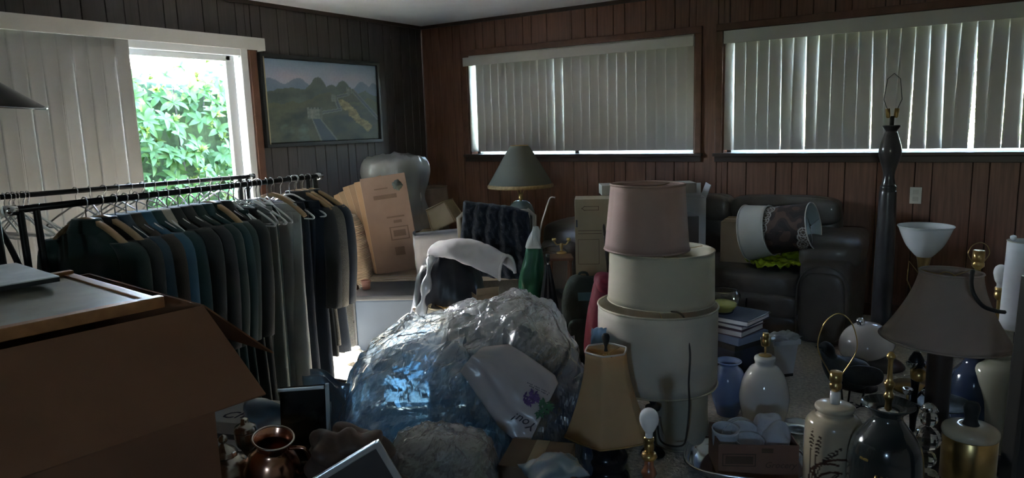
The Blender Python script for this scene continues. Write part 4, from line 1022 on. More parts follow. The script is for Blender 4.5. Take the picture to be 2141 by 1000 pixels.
for a in range(4):
    q = a*PI/2; V = [(-0.11, -0.10, 0.0), (0.11, -0.10, 0.0), (0.085, -0.08, 0.17), (-0.085, -0.08, 0.17)]
    V2 = [(x*math.cos(q)-y*math.sin(q), x*math.sin(q)+y*math.cos(q), z) for x, y, z in V] + [(x*math.cos(q)*0.97-y*math.sin(q)*0.97, x*math.sin(q)*0.97+y*math.cos(q)*0.97, z) for x, y, z in V]
    mk('side_panel', V2, [(0, 1, 2, 3), (7, 6, 5, 4), (0, 4, 5, 1), (1, 5, 6, 2), (2, 6, 7, 3), (3, 7, 4, 0)], m_tansh, sq, smooth=False)
tube('top_trim', [(-0.085, -0.085, 0.17), (0.085, -0.085, 0.17), (0.085, 0.085, 0.17), (-0.085, 0.085, 0.17)], 0.005, M('ochre_piping', (0.25, 0.18, 0.1), 0.7), sq, closed=True)
# pale grey paper bag on the chest
m_paper = M('grey_white_paper', (0.40, 0.39, 0.42), 0.7, var=0.08, bump=0.2, bscale=8)
pb_ = T('paper_bag', 'pale grey paper shopping bag standing on the chest', 'bag', atz(926, 4.86, 0.3805), YAW+0.12)
w, d2, h = 0.34, 0.14, 0.36
for (x, y, rz, ww) in ((0, -d2/2, 0, w), (0, d2/2, 0, w), (-w/2, 0, PI/2, d2), (w/2, 0, PI/2, d2)):
    sheet('side_panel', lambda u, v, ww=ww, x=x: ((u-0.5)*ww, (0.02 if ww == d2 else 0.006)*math.sin(PI*u)*v+0.006*noise.noise(Vector((u*5, v*5, x))), v*h*(1.0+0.05*u)), 10, 10, m_paper, pb_, (x, y, 0), (0, 0, rz), thick=0.001)
box('bottom_panel', (w, d2, 0.003), (0, 0, 0.0015), m_paper, pb_, bev=0)

# stool with a dark coat and a white jacket thrown over it
st = T('stool', 'stool hidden beneath the draped coat and white jacket', 'stool', atz(942, 4.12, 0), YAW)
box('seat', (0.36, 0.30, 0.04), (0, 0, 0.45), m_dkwood, st, bev=0.01)
for sx in (-0.15, 0.15):
    for sy in (-0.12, 0.12): tube('leg', [(sx*1.1, sy*1.1, 0), (sx, sy, 0.44)], 0.015, m_dkwood, st)
def crumple(w, f, amp):
    "crumpled-sheet relief: tilted plates that meet in creases"
    q = w*f; d, pts = noise.voronoi(q); c = pts[0]; rv = noise.cell_vector(c*17.3+Vector((0.31, 0.77, 0.13)))
    e = min(1.0, (d[1]-d[0])*3.0)
    return amp*((q-c).dot(rv)*e - 0.25*(1-e))/f
def loftdome(name, hfn, x0, x1, dfn, mat, parent, loc, rot, nu=90, nv=50, amp=0.03, k1=6, seed=0, thick=0.0, sharp=0.7, zmin=0.01, k2=17, amp2=0.4):
    "draped or heaped form: arch cross-sections lofted along x, hfn height, dfn half depth, crumpled"
    def fn(u, v):
        x = x0+(x1-x0)*u; a = PI*v
        e = min(1.0, (min(u, 1-u)*6+0.02))**0.5
        y = -dfn(u)*e*sgnpow(math.cos(a), 0.8); z = hfn(u)*e*max(0.0, math.sin(a))**sharp
        p = Vector((x, y, z)); nrm = Vector((0, -math.cos(a), math.sin(a)))
        w = Vector((x, y+3*seed, z+seed*0.7)); wa = Vector(((x+z)*0.30, (z-x)*0.95, y*0.8+seed))
        off = crumple(w, k1, 1.0)*0.8 + crumple(wa+Vector((5, 2, 1)), k1*2.6, amp2)*1.6 + crumple(wa+Vector((1, 7, 3)), k1*6, amp2)*1.5 + crumple(w+Vector((4, 2, 9)), k1*7, amp2)*0.7
        p += nrm*(amp*k1*off) + Vector((1, 0, 0))*amp*0.7*noise.noise(w*k1*1.3)
        p.z = max(p.z, zmin)
        return p
    return sheet(name, fn, nu, nv, mat, parent, loc, rot, thick=thick, smooth=not mat.name.endswith('film'))
def pw(pts):
    "piecewise linear function of u"
    def f(u):
        for (a, b), (c, d) in zip(pts, pts[1:]):
            if a <= u <= c: return b+(d-b)*(u-a)/(c-a+1e-9)
        return pts[-1][1] if u > pts[-1][0] else pts[0][1]
    return f
m_coat = M('dark_satin_coat', (0.016, 0.018, 0.026), 0.35, var=0.2, scale=6, bump=0.2, bscale=15)
m_whitecl = M('white_jacket_cloth', (0.66, 0.63, 0.64), 0.75, var=0.05, bump=0.25, bscale=14, transl=0.1)
m_shine = M('silver_lining', (0.45, 0.47, 0.52), 0.2, metal=0.4, bump=0.6, bscale=20)
ct = T('draped_coat', 'dark coat with a shiny pale edge thrown over the stool', 'coat', atz(938, 4.12, 0.30), YAW)
loftdome('body', pw([(0, 0.12), (0.1, 0.26), (0.22, 0.40), (0.42, 0.475), (0.6, 0.46), (0.8, 0.35), (1, 0.12)]), -0.24, 0.27, lambda u: 0.22, m_coat, ct, (0, 0, 0), (0, 0, 0), nu=70, nv=40, amp=0.02, k1=5, seed=2, thick=0.003, zmin=-0.05)
lb_ = [(-0.125, -0.215, 0.03), (-0.13, -0.25, 0.10), (-0.115, -0.245, 0.20), (-0.09, -0.235, 0.29), (-0.07, -0.18, 0.40), (-0.05, -0.08, 0.47)]
sheet('shiny_edge', lambda u, v: Vector(smoothprof(lb_, 6)[min(30, int(u*30))]) + Vector((0.042*(v-0.5)*(1+0.5*math.sin(u*23)), -0.012*math.sin(v*PI)-0.012, 0.004*math.sin(u*40))), 30, 5, m_shine, ct, thick=0.002)
box('red_tag', (0.022, 0.004, 0.016), (-0.13, -0.262, 0.09), M('red_label', (0.5, 0.02, 0.04), 0.6), ct, rot=(0, 0.4, 0))
wj = T('white_jacket', 'white jacket bulging over the top of the dark coat', 'jacket', atz(988, 4.06, 0.60), YAW)
def wjf(u, v):
    # from upper left of the stool back over to the lower right
    x = -0.20+0.40*u; arch = 0.225-0.62*(max(0, x+0.07))**1.5*1.15-0.5*max(0, -x-0.07)**1.5
    w = (0.06+0.13*math.sin(PI*min(1, u*0.8+0.12)))
    a = PI*(v*1.15-0.12)
    p = Vector((x - 0.05*math.cos(a)*0.9, -w*math.cos(a)*0.9-0.06*u, arch - 0.10*(1-math.sin(max(0, min(PI, a))))*(0.6+0.6*u)))
    q = noise.noise(Vector((u*5, v*4, 1)))*0.012+noise.noise(Vector((u*11, v*9, 4)))*0.006
    return p+Vector((0, -q, q))
sheet('body', wjf, 50, 36, m_whitecl, wj, thick=0.004)
tube('hem', [Vector(wjf(1.0, k/14)) for k in range(15)], 0.010, m_whitecl, wj)
# small cream shade on a lamp in front of the coat
sl_ = T('table_lamp', 'small table lamp with a cream shade peeking over the plastic bags', 'lamp', atz(938, 3.92, 0), YAW)
lathe('base', smoothprof([(0.0, 0), (0.07, 0), (0.06, 0.02), (0.03, 0.05), (0.05, 0.14), (0.03, 0.24), (0.012, 0.28)], 4)+[(0.012, 0.46)], m_brass, sl_)
shade(sl_, 0.088, 0.14, 0.19, M('cream_shade_cloth', (0.62, 0.57, 0.47), 0.8, transl=0.3), trim=M('tan_piping', (0.36, 0.29, 0.2), 0.7), loc=(0, 0, 0.30), spider_drop=0.012, tr=0.005)
ps = sheet('paper_sheet', lambda u, v: ((u-0.5)*0.12, 0.02*math.sin(u*3), v*0.16), 8, 8, m_wcard, None, atz(880, 3.9, 0.30), (0.25, -0.7, YAW), thick=0.002)
tag(ps, 'white sheet of stiff paper beside the small cream shade', 'paper')
kt = T('carton', 'small tan carton just above the top of the plastic heap', 'box', atz(1020, 3.98, 0), YAW+0.35)
carton(kt, 0.13, 0.11, 0.545, m_tanbox, m_cardin, flaps=[('f', 0.04, 0.25)])
# wooden chair with the navy knitted blanket
m_chwood = M('pale_chair_wood', (0.30, 0.27, 0.23), 0.5, var=0.1)
kc = T('dining_chair', 'pale wooden chair mostly hidden by the navy knitted blanket', 'chair', atz(1048, 5.0, 0), YAW)
for sx in (-1, 1):
    tube('back_post', [(sx*0.235, -0.20, 0), (sx*0.235, -0.20, 0.45), (sx*0.25, -0.23, 0.86), (sx*0.20, -0.23, 0.90)], 0.016, m_chwood, kc)
    tube('leg', [(sx*0.20, 0.2, 0), (sx*0.20, 0.2, 0.43)], 0.016, m_chwood, kc)
box('seat', (0.46, 0.44, 0.035), (0, 0, 0.445), m_chwood, kc, bev=0.008)
box('top_rail', (0.44, 0.025, 0.06), (0, -0.232, 0.875), m_chwood, kc, bev=0.008)
box('slat', (0.44, 0.015, 0.05), (0, -0.22, 0.68), m_chwood, kc, bev=0.005)
m_knit = M('navy_cable_knit', (0.018, 0.026, 0.045), 0.9, var=0.3, scale=30, bump=0.8, bscale=60, sheen=0.08)
def knit(u, v):
    x = (u-0.5)*0.46; L = 0.78; s = v*L
    top = 0.918-0.03*(u-0.5)*2-0.10*max(0, u-0.75)
    if s < 0.26: y = -0.195+0.0*u; z = top-0.26+s
    elif s < 0.33: a = (s-0.26)/0.07*PI; y = -0.232+0.037*math.cos(a); z = top+0.02*math.sin(a)
    else: y = -0.27; z = top-(s-0.33)
    cab = 0.016*math.sin(u*2*PI*5.0)+0.006*math.sin(u*2*PI*10+math.sin(s*55)*1.4)+0.004*math.sin(s*110+u*20)
    out = -1 if s >= 0.295 else 1
    fall = max(0, s-0.40)
    return (x*(1+0.15*fall)+0.02*math.sin(s*6+u*3), y+out*(0.012+cab)-0.10*fall*fall*3, z)
sheet('knitted_blanket', knit, 110, 70, m_knit, None, kc.location, kc.rotation_euler, thick=0.008)
tag(bpy.data.objects['knitted_blanket'], 'navy cable knit blanket hung over the wooden chair back', 'blanket')
# cone shade lamp on a side table
sd = T('side_table', 'small dark side table left of the sofa under the cone shade lamp', 'table', atz(1092, 5.55, 0), YAW)
lathe('tabletop', [(0.0, 0.48), (0.19, 0.48), (0.195, 0.49), (0.19, 0.50), (0, 0.50)], m_dkwood, sd)
lathe('pedestal', smoothprof([(0.11, 0.0), (0.03, 0.05), (0.025, 0.2), (0.035, 0.3), (0.025, 0.48)], 4), m_dkwood, sd)
cn = T('table_lamp', 'lamp with a wide olive cone shade edged in gold below the middle window', 'lamp', atz(1092, 5.55, 0.5015), YAW)
m_gcer = M('grey_green_glaze', (0.20, 0.23, 0.20), 0.12, var=0.3, scale=5, coat=0.5)
lathe('base', smoothprof([(0.0, 0), (0.07, 0), (0.075, 0.015), (0.06, 0.03), (0.08, 0.10), (0.105, 0.20), (0.108, 0.27), (0.085, 0.335), (0.05, 0.365), (0.035, 0.37)], 5)+[(0.0, 0.372)], m_gcer, cn)
socket(cn, 0.368); tube('stem', [(0, 0, 0.42), (0, 0, 0.49)], 0.004, m_brass, cn); harp(cn, 0.40, 0.36)
m_olive = M('olive_shade_cloth', (0.115, 0.11, 0.085), 0.8, var=0.06, transl=0.12, bump=0.15, bscale=200)
cs = shade(cn, 0.068, 0.256, 0.31, m_olive, loc=(0, 0, 0.485), p=0.93, n=12)
m_gfr = M('gold_fringe', (0.33, 0.21, 0.09), 0.7, var=0.3, scale=60)
lathe('fringe_band', [(0.257, -0.012), (0.2585, 0.004), (0.25, 0.016), (0.247, 0.016), (0.255, 0.004), (0.254, -0.012)], m_gfr, cs, closed=True, seg=72, ripple=lambda a, k: 1+0.004*math.sin(40*a))
ring('top_trim', 0.068, 0.31, 0.003, m_gfr, cs)
lathe('finial', smoothprof([(0.005, 0.285), (0.010, 0.295), (0.012, 0.305), (0.0, 0.318)], 3), m_brass, cs, seg=14)
# walking cane, folded umbrella, black pleated case
ca = tube('walking_cane', [at(1118, 600, 4.55), at(1130, 482, 4.62), at(1141, 440, 4.66), at(1148, 419, 4.68), at(1153, 413, 4.68), at(1161, 414, 4.67)], 0.007, m_chrome, seg=10, smooth_path=4)
tag(ca, 'thin shiny walking cane with a hooked top leaning against the knitted chair', 'cane')
um = T('plastic_carrier', 'white and green plastic carrier bag tied to a point beside the knitted blanket', 'bag', atz(1108, 4.5, 0.35), YAW)
m_grn = M('green_plastic', (0.02, 0.12, 0.065), 0.4, var=0.15, transl=0.15); m_wpl = M('white_plastic', (0.62, 0.66, 0.66), 0.35, var=0.05, transl=0.2)
def cone(z0, z1, r0, r1, seed): return lambda u, v: (0.03*noise.noise(Vector((math.cos(2*PI*u)*1.5, math.sin(2*PI*u)*1.5, (z0+(z1-z0)*v)*9)))*(1-0.6*v)+(r0+(r1-r0)*v)*(1+0.12*math.sin(5*2*PI*u+seed))*math.cos(2*PI*u)+0.055*(z0+(z1-z0)*v)/0.55*1.0, (r0+(r1-r0)*v)*(1+0.12*math.sin(5*2*PI*u+seed))*math.sin(2*PI*u), z0+(z1-z0)*v)
sheet('green_lower', cone(0.0, 0.335, 0.085, 0.048, 1), 40, 12, m_grn, um, thick=0.001)
sheet('white_upper', cone(0.335, 0.47, 0.048, 0.010, 1), 40, 10, m_wpl, um, thick=0.001)
lathe('bottom', [(0.0, 0.0), (0.083, 0.0), (0.083, 0.004), (0, 0.004)], m_grn, um, seg=30)
um.location.z = 0.35
cz = T('pleated_case', 'black pleated case with a chrome clasp in front of the carrier bag', 'case', atz(1112, 4.42, 0), YAW+0.1)
box('body', (0.20, 0.16, 0.33), (0, 0, 0.175), m_coat, cz, bev=0.02)
for k in range(7): box('pleat', (0.014, 0.012, 0.30), (-0.085+0.028*k, -0.082, 0.175), m_coat, cz, bev=0.005)
tube('clasp_bar', [(-0.10, -0.085, 0.342), (-0.06, -0.09, 0.352), (0.04, -0.09, 0.352), (0.10, -0.08, 0.344)], 0.006, m_chrome, cz, smooth_path=4)
for sx in (-0.1, 0.1): box('foot', (0.02, 0.1, 0.011), (sx*0.8, 0, 0.0055), m_rubber, cz)
bu = T('folded_umbrella', 'tall black folded umbrella standing right of the pleated case', 'umbrella', atz(1150, 4.42, 0), YAW)
lathe('canopy', smoothprof([(0.004, 0.01), (0.07, 0.04), (0.062, 0.18), (0.055, 0.30), (0.040, 0.42), (0.022, 0.54), (0.012, 0.60)], 5), m_coat, bu, seg=60, ripple=lambda a, k: 1+0.18*math.sin(8*a+2*k))
tube('shaft', [(0, 0, 0.0), (0, 0, 0.64)], 0.006, m_chrome, bu); tube('handle', [(0, 0, 0.62), (0, 0, 0.665)], 0.012, m_rubber, bu)
# wooden plant stand with brass fittings
ps_ = T('wooden_stand', 'narrow reddish wooden stand between the umbrella and the tall carton', 'stand', atz(1174, 4.85, 0), YAW)
m_redwood = M('reddish_wood', (0.16, 0.07, 0.04), 0.35, var=0.2, stretch=(6, 6, 1))
box('top', (0.17, 0.17, 0.02), (0, 0, 0.56), m_redwood, ps_, bev=0.006)
for sx in (-0.065, 0.065):
    for sy in (-0.065, 0.065): lathe('leg', smoothprof([(0.012, 0), (0.016, 0.05), (0.010, 0.1), (0.016, 0.3), (0.010, 0.5), (0.016, 0.55)], 3), m_redwood, ps_, (sx, sy, 0), seg=12)
box('shelf', (0.14, 0.14, 0.015), (0, 0, 0.18), m_redwood, ps_, bev=0.004)
cb = T('brass_candlestick', 'small twisted brass candlestick on the reddish wooden stand', 'candlestick', atz(1174, 4.85, 0.5715), YAW)
lathe('stem', smoothprof([(0.0, 0), (0.035, 0), (0.03, 0.01), (0.008, 0.02), (0.014, 0.05), (0.007, 0.07)], 4)+[(0.0, 0.07)], m_brass, cb, seg=20)
tube('arm', [(-0.05, 0, 0.085), (-0.03, 0, 0.06), (0, 0, 0.065), (0.03, 0, 0.06), (0.05, 0, 0.085)], 0.005, m_brass, cb, smooth_path=4)
for sx in (-0.05, 0.05): lathe('cup', [(0.004, 0.08), (0.016, 0.09), (0.014, 0.105), (0.010, 0.105), (0.008, 0.09)], m_brass, cb, (sx, 0, 0), seg=14)
# tall carton with arrow printing, dark stick, flat carton on top
m_buff = M('buff_cardboard', (0.33, 0.27, 0.185), 0.8, var=0.08)
tl = T('carton', 'tall buff carton with a printed arrow in front of the sofa', 'box', atz(1272, 4.98, 0), YAW-0.12)
box('body', (0.44, 0.22, 0.945), (0, 0, 0.4725), m_buff, tl, bev=0.004)
flat('printing', tl, m_fade, [((0.10, 0.001, 0.004), (-0.11, -0.1105, 0.895)), ((0.10, 0.001, 0.004), (-0.11, -0.1105, 0.87)), ((0.004, 0.001, 0.03), (-0.06, -0.1105, 0.8825)), ((0.16, 0.001, 0.004), (-0.12, -0.1105, 0.73)), ((0.16, 0.001, 0.004), (-0.12, -0.1105, 0.71)), ((0.14, 0.001, 0.003), (-0.13, -0.1105, 0.67)), ((0.14, 0.001, 0.003), (-0.13, -0.1105, 0.50)), ((0.003, 0.001, 0.17), (-0.20, -0.1105, 0.585)), ((0.003, 0.001, 0.17), (-0.06, -0.1105, 0.585)), ((0.03, 0.001, 0.004), (-0.163, -0.1105, 0.889), (0, -0.7, 0)), ((0.03, 0.001, 0.004), (-0.163, -0.1105, 0.876), (0, 0.7, 0))])
box('dark_hand_hole', (0.012, 0.002, 0.05), (-0.208, -0.1105, 0.78), m_ink, tl, bev=0.0)
dk = tube('dark_stick', [at(1277, 620, 4.70)*1.0, at(1258, 424, 4.78)], 0.010, m_dkwood, seg=8)
tag(dk, 'dark wooden stick leaning on the tall buff carton', 'stick')
fb = T('carton', 'long flat white carton lying across the tall cartons behind the pink shade', 'box', atz(1352, 5.02, 0.947), YAW-0.02)
box('body', (0.66, 0.20, 0.07), (0, 0, 0.035), M('dingy_white_card', (0.45, 0.41, 0.36), 0.75), fb, bev=0.003)
boxes('tape', [((0.05, 0.2, 0.001), (0, 0, 0.0705))], MATS['packing_tape'], fb)
t2 = T('carton', 'grey carton standing upright beside the sofa behind the pink shade', 'box', atz(1418, 4.60, 0), YAW)
box('body', (0.20, 0.20, 0.86), (0, 0, 0.43), M('grey_card', (0.10, 0.095, 0.10), 0.8), t2, bev=0.004)
boxes('shipping_label', [((0.05, 0.001, 0.04), (0.06, -0.1005, 0.62))], m_wcard, t2)
# dark backpack, red bag, brass bits
m_pack = M('dark_green_canvas', (0.018, 0.026, 0.022), 0.85, var=0.3, bump=0.4, bscale=40); m_red = M('crimson_nylon', (0.16, 0.012, 0.03), 0.6, var=0.25, bump=0.5, bscale=16)
bk = T('backpack', 'dark green canvas backpack slumped on the floor below the tall carton', 'backpack', atz(1222, 4.35, 0), YAW)
pillow('main_pouch', (0.27, 0.22, 0.54), m_pack, bk, (0, 0, 0.272), e1=0.6, e2=0.5, lump=0.12, ls=7)
pillow('front_pocket', (0.20, 0.08, 0.22), m_pack, bk, (-0.01, -0.11, 0.19), e1=0.5, e2=0.5, lump=0.1)
tube('top_strap', [(-0.03, 0, 0.52), (-0.02, 0, 0.555), (0.02, 0, 0.555), (0.03, 0, 0.52)], 0.008, m_pack, bk, smooth_path=4)
box('teal_patch', (0.09, 0.004, 0.05), (0.0, -0.128, 0.44), M('teal_cloth', (0.03, 0.09, 0.10), 0.7), bk, rot=(-0.4, 0, 0))
rb = T('red_bag', 'crimson nylon bag wedged between the backpack and the lampshade stack', 'bag', atz(1256, 4.12, 0), YAW)
pillow('body', (0.16, 0.20, 0.58), m_red, rb, (0.0, 0, 0.292), (0, 0.12, 0), e1=0.7, e2=0.6, lump=0.14, ls=9)
pillow('flap', (0.14, 0.18, 0.10), m_red, rb, (0.035, -0.02, 0.545), (0.2, 0.2, 0), e1=0.8, e2=0.7, lump=0.2, ls=12)
bt = T('brass_bowl', 'tarnished brass bowl with a handle on a dark box by the wooden stand', 'bowl', atz(1203, 4.55, 0.401), YAW)
lathe('body', smoothprof([(0.0, 0), (0.03, 0), (0.045, 0.02), (0.055, 0.05), (0.052, 0.05), (0.04, 0.022), (0, 0.006)], 3), m_silver, bt, seg=24)
tube('handle', [(0.05, 0, 0.045), (0.085, 0, 0.06), (0.10, 0, 0.035)], 0.005, m_silver, bt)
db = T('dark_box', 'small dark box under the tarnished brass bowl', 'box', atz(1203, 4.55, 0), YAW+0.2)
box('body', (0.20, 0.16, 0.36), (0, 0, 0.18), m_char if False else MATS['dark_lid_plastic'], db, bev=0.006); box('lid', (0.205, 0.165, 0.04), (0, 0, 0.38), m_ink, db, bev=0.006)

# ------------------------------------------------------------------ plastic heap
m_clear = film('clear_film', (0.96, 0.97, 0.98), 0.80, 0.09, (0.90, 0.92, 0.95), 0.11)
m_clear2 = film('cloudy_film', (0.93, 0.95, 0.96), 0.75, 0.12, (0.90, 0.92, 0.95), 0.38)
m_bfilm = film('blue_film', (0.35, 0.55, 0.75), 0.7, 0.14, (0.16, 0.36, 0.60), 0.55)
m_dbfilm = film('dark_blue_film', (0.15, 0.23, 0.36), 0.7, 0.14, (0.06, 0.11, 0.22), 0.65)
hp = atz(972, 3.30, 0)
heap = T('clear_plastic_bag', 'huge heap of crumpled clear plastic bag in the middle of the floor', 'plastic bag', hp, YAW)
hf = pw([(0, 0.10), (0.07, 0.30), (0.16, 0.46), (0.30, 0.56), (0.45, 0.61), (0.60, 0.66), (0.74, 0.70), (0.84, 0.62), (0.93, 0.53), (1.0, 0.42)])
loftdome('film', hf, -0.66, 0.635, lambda u: 0.50-0.20*max(0, u-0.7)/0.3, m_clear, heap, (0, 0, 0), (0, 0, 0), nu=300, nv=170, amp=0.05, k1=6, seed=3, amp2=0.45)
loftdome('inner_fold', lambda u: hf(0.36+0.6*u)*0.95, -0.18, 0.60, lambda u: 0.34, m_clear2, heap, (0, 0.10, 0), (0, 0, 0), nu=150, nv=110, amp=0.05, k1=8, seed=9, amp2=0.5)
bl = T('blue_plastic_bag', 'blue plastic sheeting bunched inside the clear heap', 'plastic bag', hp, YAW, )
loftdome('film', lambda u: hf(0.06+0.60*u)*0.84, -0.56, 0.16, lambda u: 0.41, m_bfilm, bl, (0, 0, 0), (0, 0, 0), nu=120, nv=80, amp=0.05, k1=7, seed=5)
db2 = T('dark_blue_plastic_bag', 'dark blue plastic bag at the right side inside the clear heap', 'plastic bag', hp, YAW)
loftdome('film', lambda u: hf(0.62+0.36*u)*0.84, 0.15, 0.60, lambda u: 0.44, m_dbfilm, db2, (0, 0, 0), (0, 0, 0), nu=110, nv=80, amp=0.05, k1=7, seed=8)
fb_ = T('clear_plastic_bag', 'smaller milky clear plastic bag in front at the bottom centre', 'plastic bag', atz(930, 2.52, 0), YAW)
loftdome('film', pw([(0, 0.20), (0.2, 0.40), (0.5, 0.42), (0.8, 0.38), (1, 0.25)]), -0.24, 0.25, lambda u: 0.20, m_clear, fb_, (0, 0, 0), (0, 0, 0), nu=160, nv=110, amp=0.035, k1=11, seed=12)
loftdome('inner_fold', pw([(0, 0.18), (0.2, 0.37), (0.5, 0.39), (0.8, 0.35), (1, 0.2)]), -0.21, 0.22, lambda u: 0.16, m_clear2, fb_, (0, 0, 0), (0, 0, 0), nu=120, nv=80, amp=0.04, k1=12, seed=14)
lb2 = T('light_blue_bag', 'flat light blue plastic bag standing at the left end of the heap', 'plastic bag', atz(694, 3.05, 0), YAW)
sheet('film', lambda u, v: ((u-0.5)*0.19+0.02*noise.noise(Vector((v*4, 0, 1))), 0.05*math.sin(u*5)+0.03*noise.noise(Vector((u*4, v*4, 2))), v*(0.42-0.05*u)+0.015*noise.noise(Vector((u*6, v*3, 7)))+0.01), 30, 30, m_bluefilm, lb2, thick=0.002)
sheet('back_film', lambda u, v: ((u-0.5)*0.19, 0.09+0.05*math.sin(u*5+0.5), v*(0.41-0.05*u)+0.01), 20, 20, m_bluefilm, lb2, thick=0.002)
bb = sheet('blue_plastic_scrap', lambda u, v: ((u-0.5)*0.10, 0.02*noise.noise(Vector((u*4, v*4, 2))), v*0.16+0.02*noise.noise(Vector((u*6, v*3, 7)))), 14, 14, m_bluefilm, None, atz(1253, 3.12, 0.40), (0, 0.1, YAW+0.3), thick=0.002)
tag(bb, 'pale blue plastic scrap sticking out at the right end of the heap', 'plastic scrap')
bb = sheet('blue_plastic_scrap', lambda u, v: ((u-0.5)*0.20, (v-0.5)*0.16, 0.30+0.05*math.sin(PI*u)*math.sin(PI*v)+0.02*noise.noise(Vector((u*5, v*5, 2)))), 16, 16, m_bluefilm, None, atz(1160, 2.42, 0.0), (0, 0, YAW+0.3), thick=0.002)
tag(bb, 'pale blue plastic scrap on the carton at the bottom of the picture', 'plastic scrap')
bx = T('carton', 'brown carton half buried in front of the plastic heap, under the printed bag', 'box', atz(1128, 2.60, 0), YAW-0.25)
box('body', (0.24, 0.22, 0.27), (0, 0, 0.135), m_card_old, bx, bev=0.004); boxes('tape', [((0.05, 0.22, 0.001), (0, 0, 0.2705))], MATS['packing_tape'], bx)
# printed white bag on the front of the heap
m_pbag = M('white_bag_plastic', (0.50, 0.45, 0.45), 0.22, var=0.04, transl=0.1, bump=0.15, bscale=10)
pd = 2.785
pg = T('printed_bag', 'white plastic shopping bag printed with purple and green flowers, lying on the heap upside down', 'plastic bag', at(1065, 825, pd))
# local frame: x = reading direction of the print, y = letter tops, z = towards the viewer
nz_ = (-_f*0.93 + Vector((0, 0, 1))*0.37).normalized()
xx = (-_r*0.86 + _u*0.51); xx = (xx - nz_*xx.dot(nz_)).normalized(); yy = nz_.cross(xx)
pg.rotation_euler = Matrix(((xx.x, yy.x, nz_.x), (xx.y, yy.y, nz_.y), (xx.z, yy.z, nz_.z))).to_euler()
def bag_xy(px, py):
    s = S(pd); ax_, ay_ = (px-1065)*s, (py-825)*s*1.05
    return (-0.86*ax_-0.51*ay_, -0.51*ax_+0.86*ay_)
def polyl(pts, u):
    u = min(0.9999, max(0, u))*(len(pts)-1); i = int(u); t = u-i
    return (pts[i][0]+(pts[i+1][0]-pts[i][0])*t, pts[i][1]+(pts[i+1][1]-pts[i][1])*t)
def bag_fn(u, v, lift=0.0):
    a = polyl([(962, 776), (985, 808), (1010, 842), (1042, 888), (1072, 912), (1100, 926)], u); b = polyl([(1012, 728), (1066, 724), (1100, 744), (1140, 774), (1162, 790), (1168, 806)], u)
    px, py = a[0]+(b[0]-a[0])*v, a[1]+(b[1]-a[1])*v
    x, y = bag_xy(px, py)
    z = 0.035*math.sin(PI*v)+0.010*abs(math.sin(v*9+u*2.2))*(1-u*0.75)+0.007*noise.noise(Vector((u*4, v*7, 2)))
    return (x, y, z+lift)
sheet('film', bag_fn, 40, 30, m_pbag, pg, thick=0.0015)
def flat_z(x, y):
    # height of the film over a local point, by nearest sample
    best = 9; bz = 0
    for i in range(20):
        for j in range(16):
            q = bag_fn(i/19, j/15); d = (q[0]-x)**2+(q[1]-y)**2
            if d < best: best, bz = d, q[2]
    return bz
m_purple = M('purple_print', (0.09, 0.04, 0.16), 0.5, var=0.4, scale=60); m_gprint = M('green_print', (0.03, 0.12, 0.05), 0.5, var=0.4, scale=60); m_blackink = M('black_print', (0.02, 0.015, 0.03), 0.5)
def petals(name, px, py, n, R, mat, seed, lng=0.010, wid=0.0045):
    rr = random.Random(seed); cx, cy = bag_xy(px, py); zz = flat_z(cx, cy)+0.009; V = []; Fc = []
    for k in range(n):
        a = rr.uniform(0, 2*PI); r = R*rr.random()**0.6; x, y = cx+r*math.cos(a), cy+r*math.sin(a); o = rr.uniform(0, PI); b = len(V)
        for (q, w) in ((-1, 0), (0, 1), (1, 0), (0, -1)):
            V.append((x+q*lng*math.cos(o)-w*wid*math.sin(o), y+q*lng*math.sin(o)+w*wid*math.cos(o), zz+0.0002*k/n))
        Fc.append((b+3, b+2, b+1, b) if False else (b, b+3, b+2, b+1)[::-1] if False else (b+1, b, b+3, b+2))
    o = mk(name, V, Fc, mat, pg, smooth=False); o['kind'] = 'stuff'; return o
petals('flower_print', 1110, 836, 60, 0.030, m_purple, 1)
petals('leaf_print', 1140, 852, 42, 0.026, m_gprint, 2, 0.014, 0.004)
petals('leaf_print', 1126, 868, 12, 0.014, m_gprint, 3, 0.012, 0.004)
cx, cy = bag_xy(1096, 882); text('lettering', 'You!', 0.050, m_blackink, pg, (cx, cy, flat_z(cx, cy)+0.006), (0, 0, 0), ext=0.0003, shear=0.35)
for k, (a_, b_, dy) in enumerate((((1104, 806), (1150, 828), 0), ((1108, 812), (1146, 831), 6))):
    (x0, y0), (x1, y1) = bag_xy(*a_), bag_xy(*b_); n = 16
    boxes('small_print', [((0.0042, 0.0034 if q % 3 else 0.005, 0.0006), (x0+(x1-x0)*q/n, y0+(y1-y0)*q/n, flat_z(x0+(x1-x0)*q/n, y0+(y1-y0)*q/n)+0.004)) for q in range(n) if q % 5 != 4], M('grey_print', (0.13, 0.12, 0.13), 0.6), pg, )['kind'] = 'stuff'

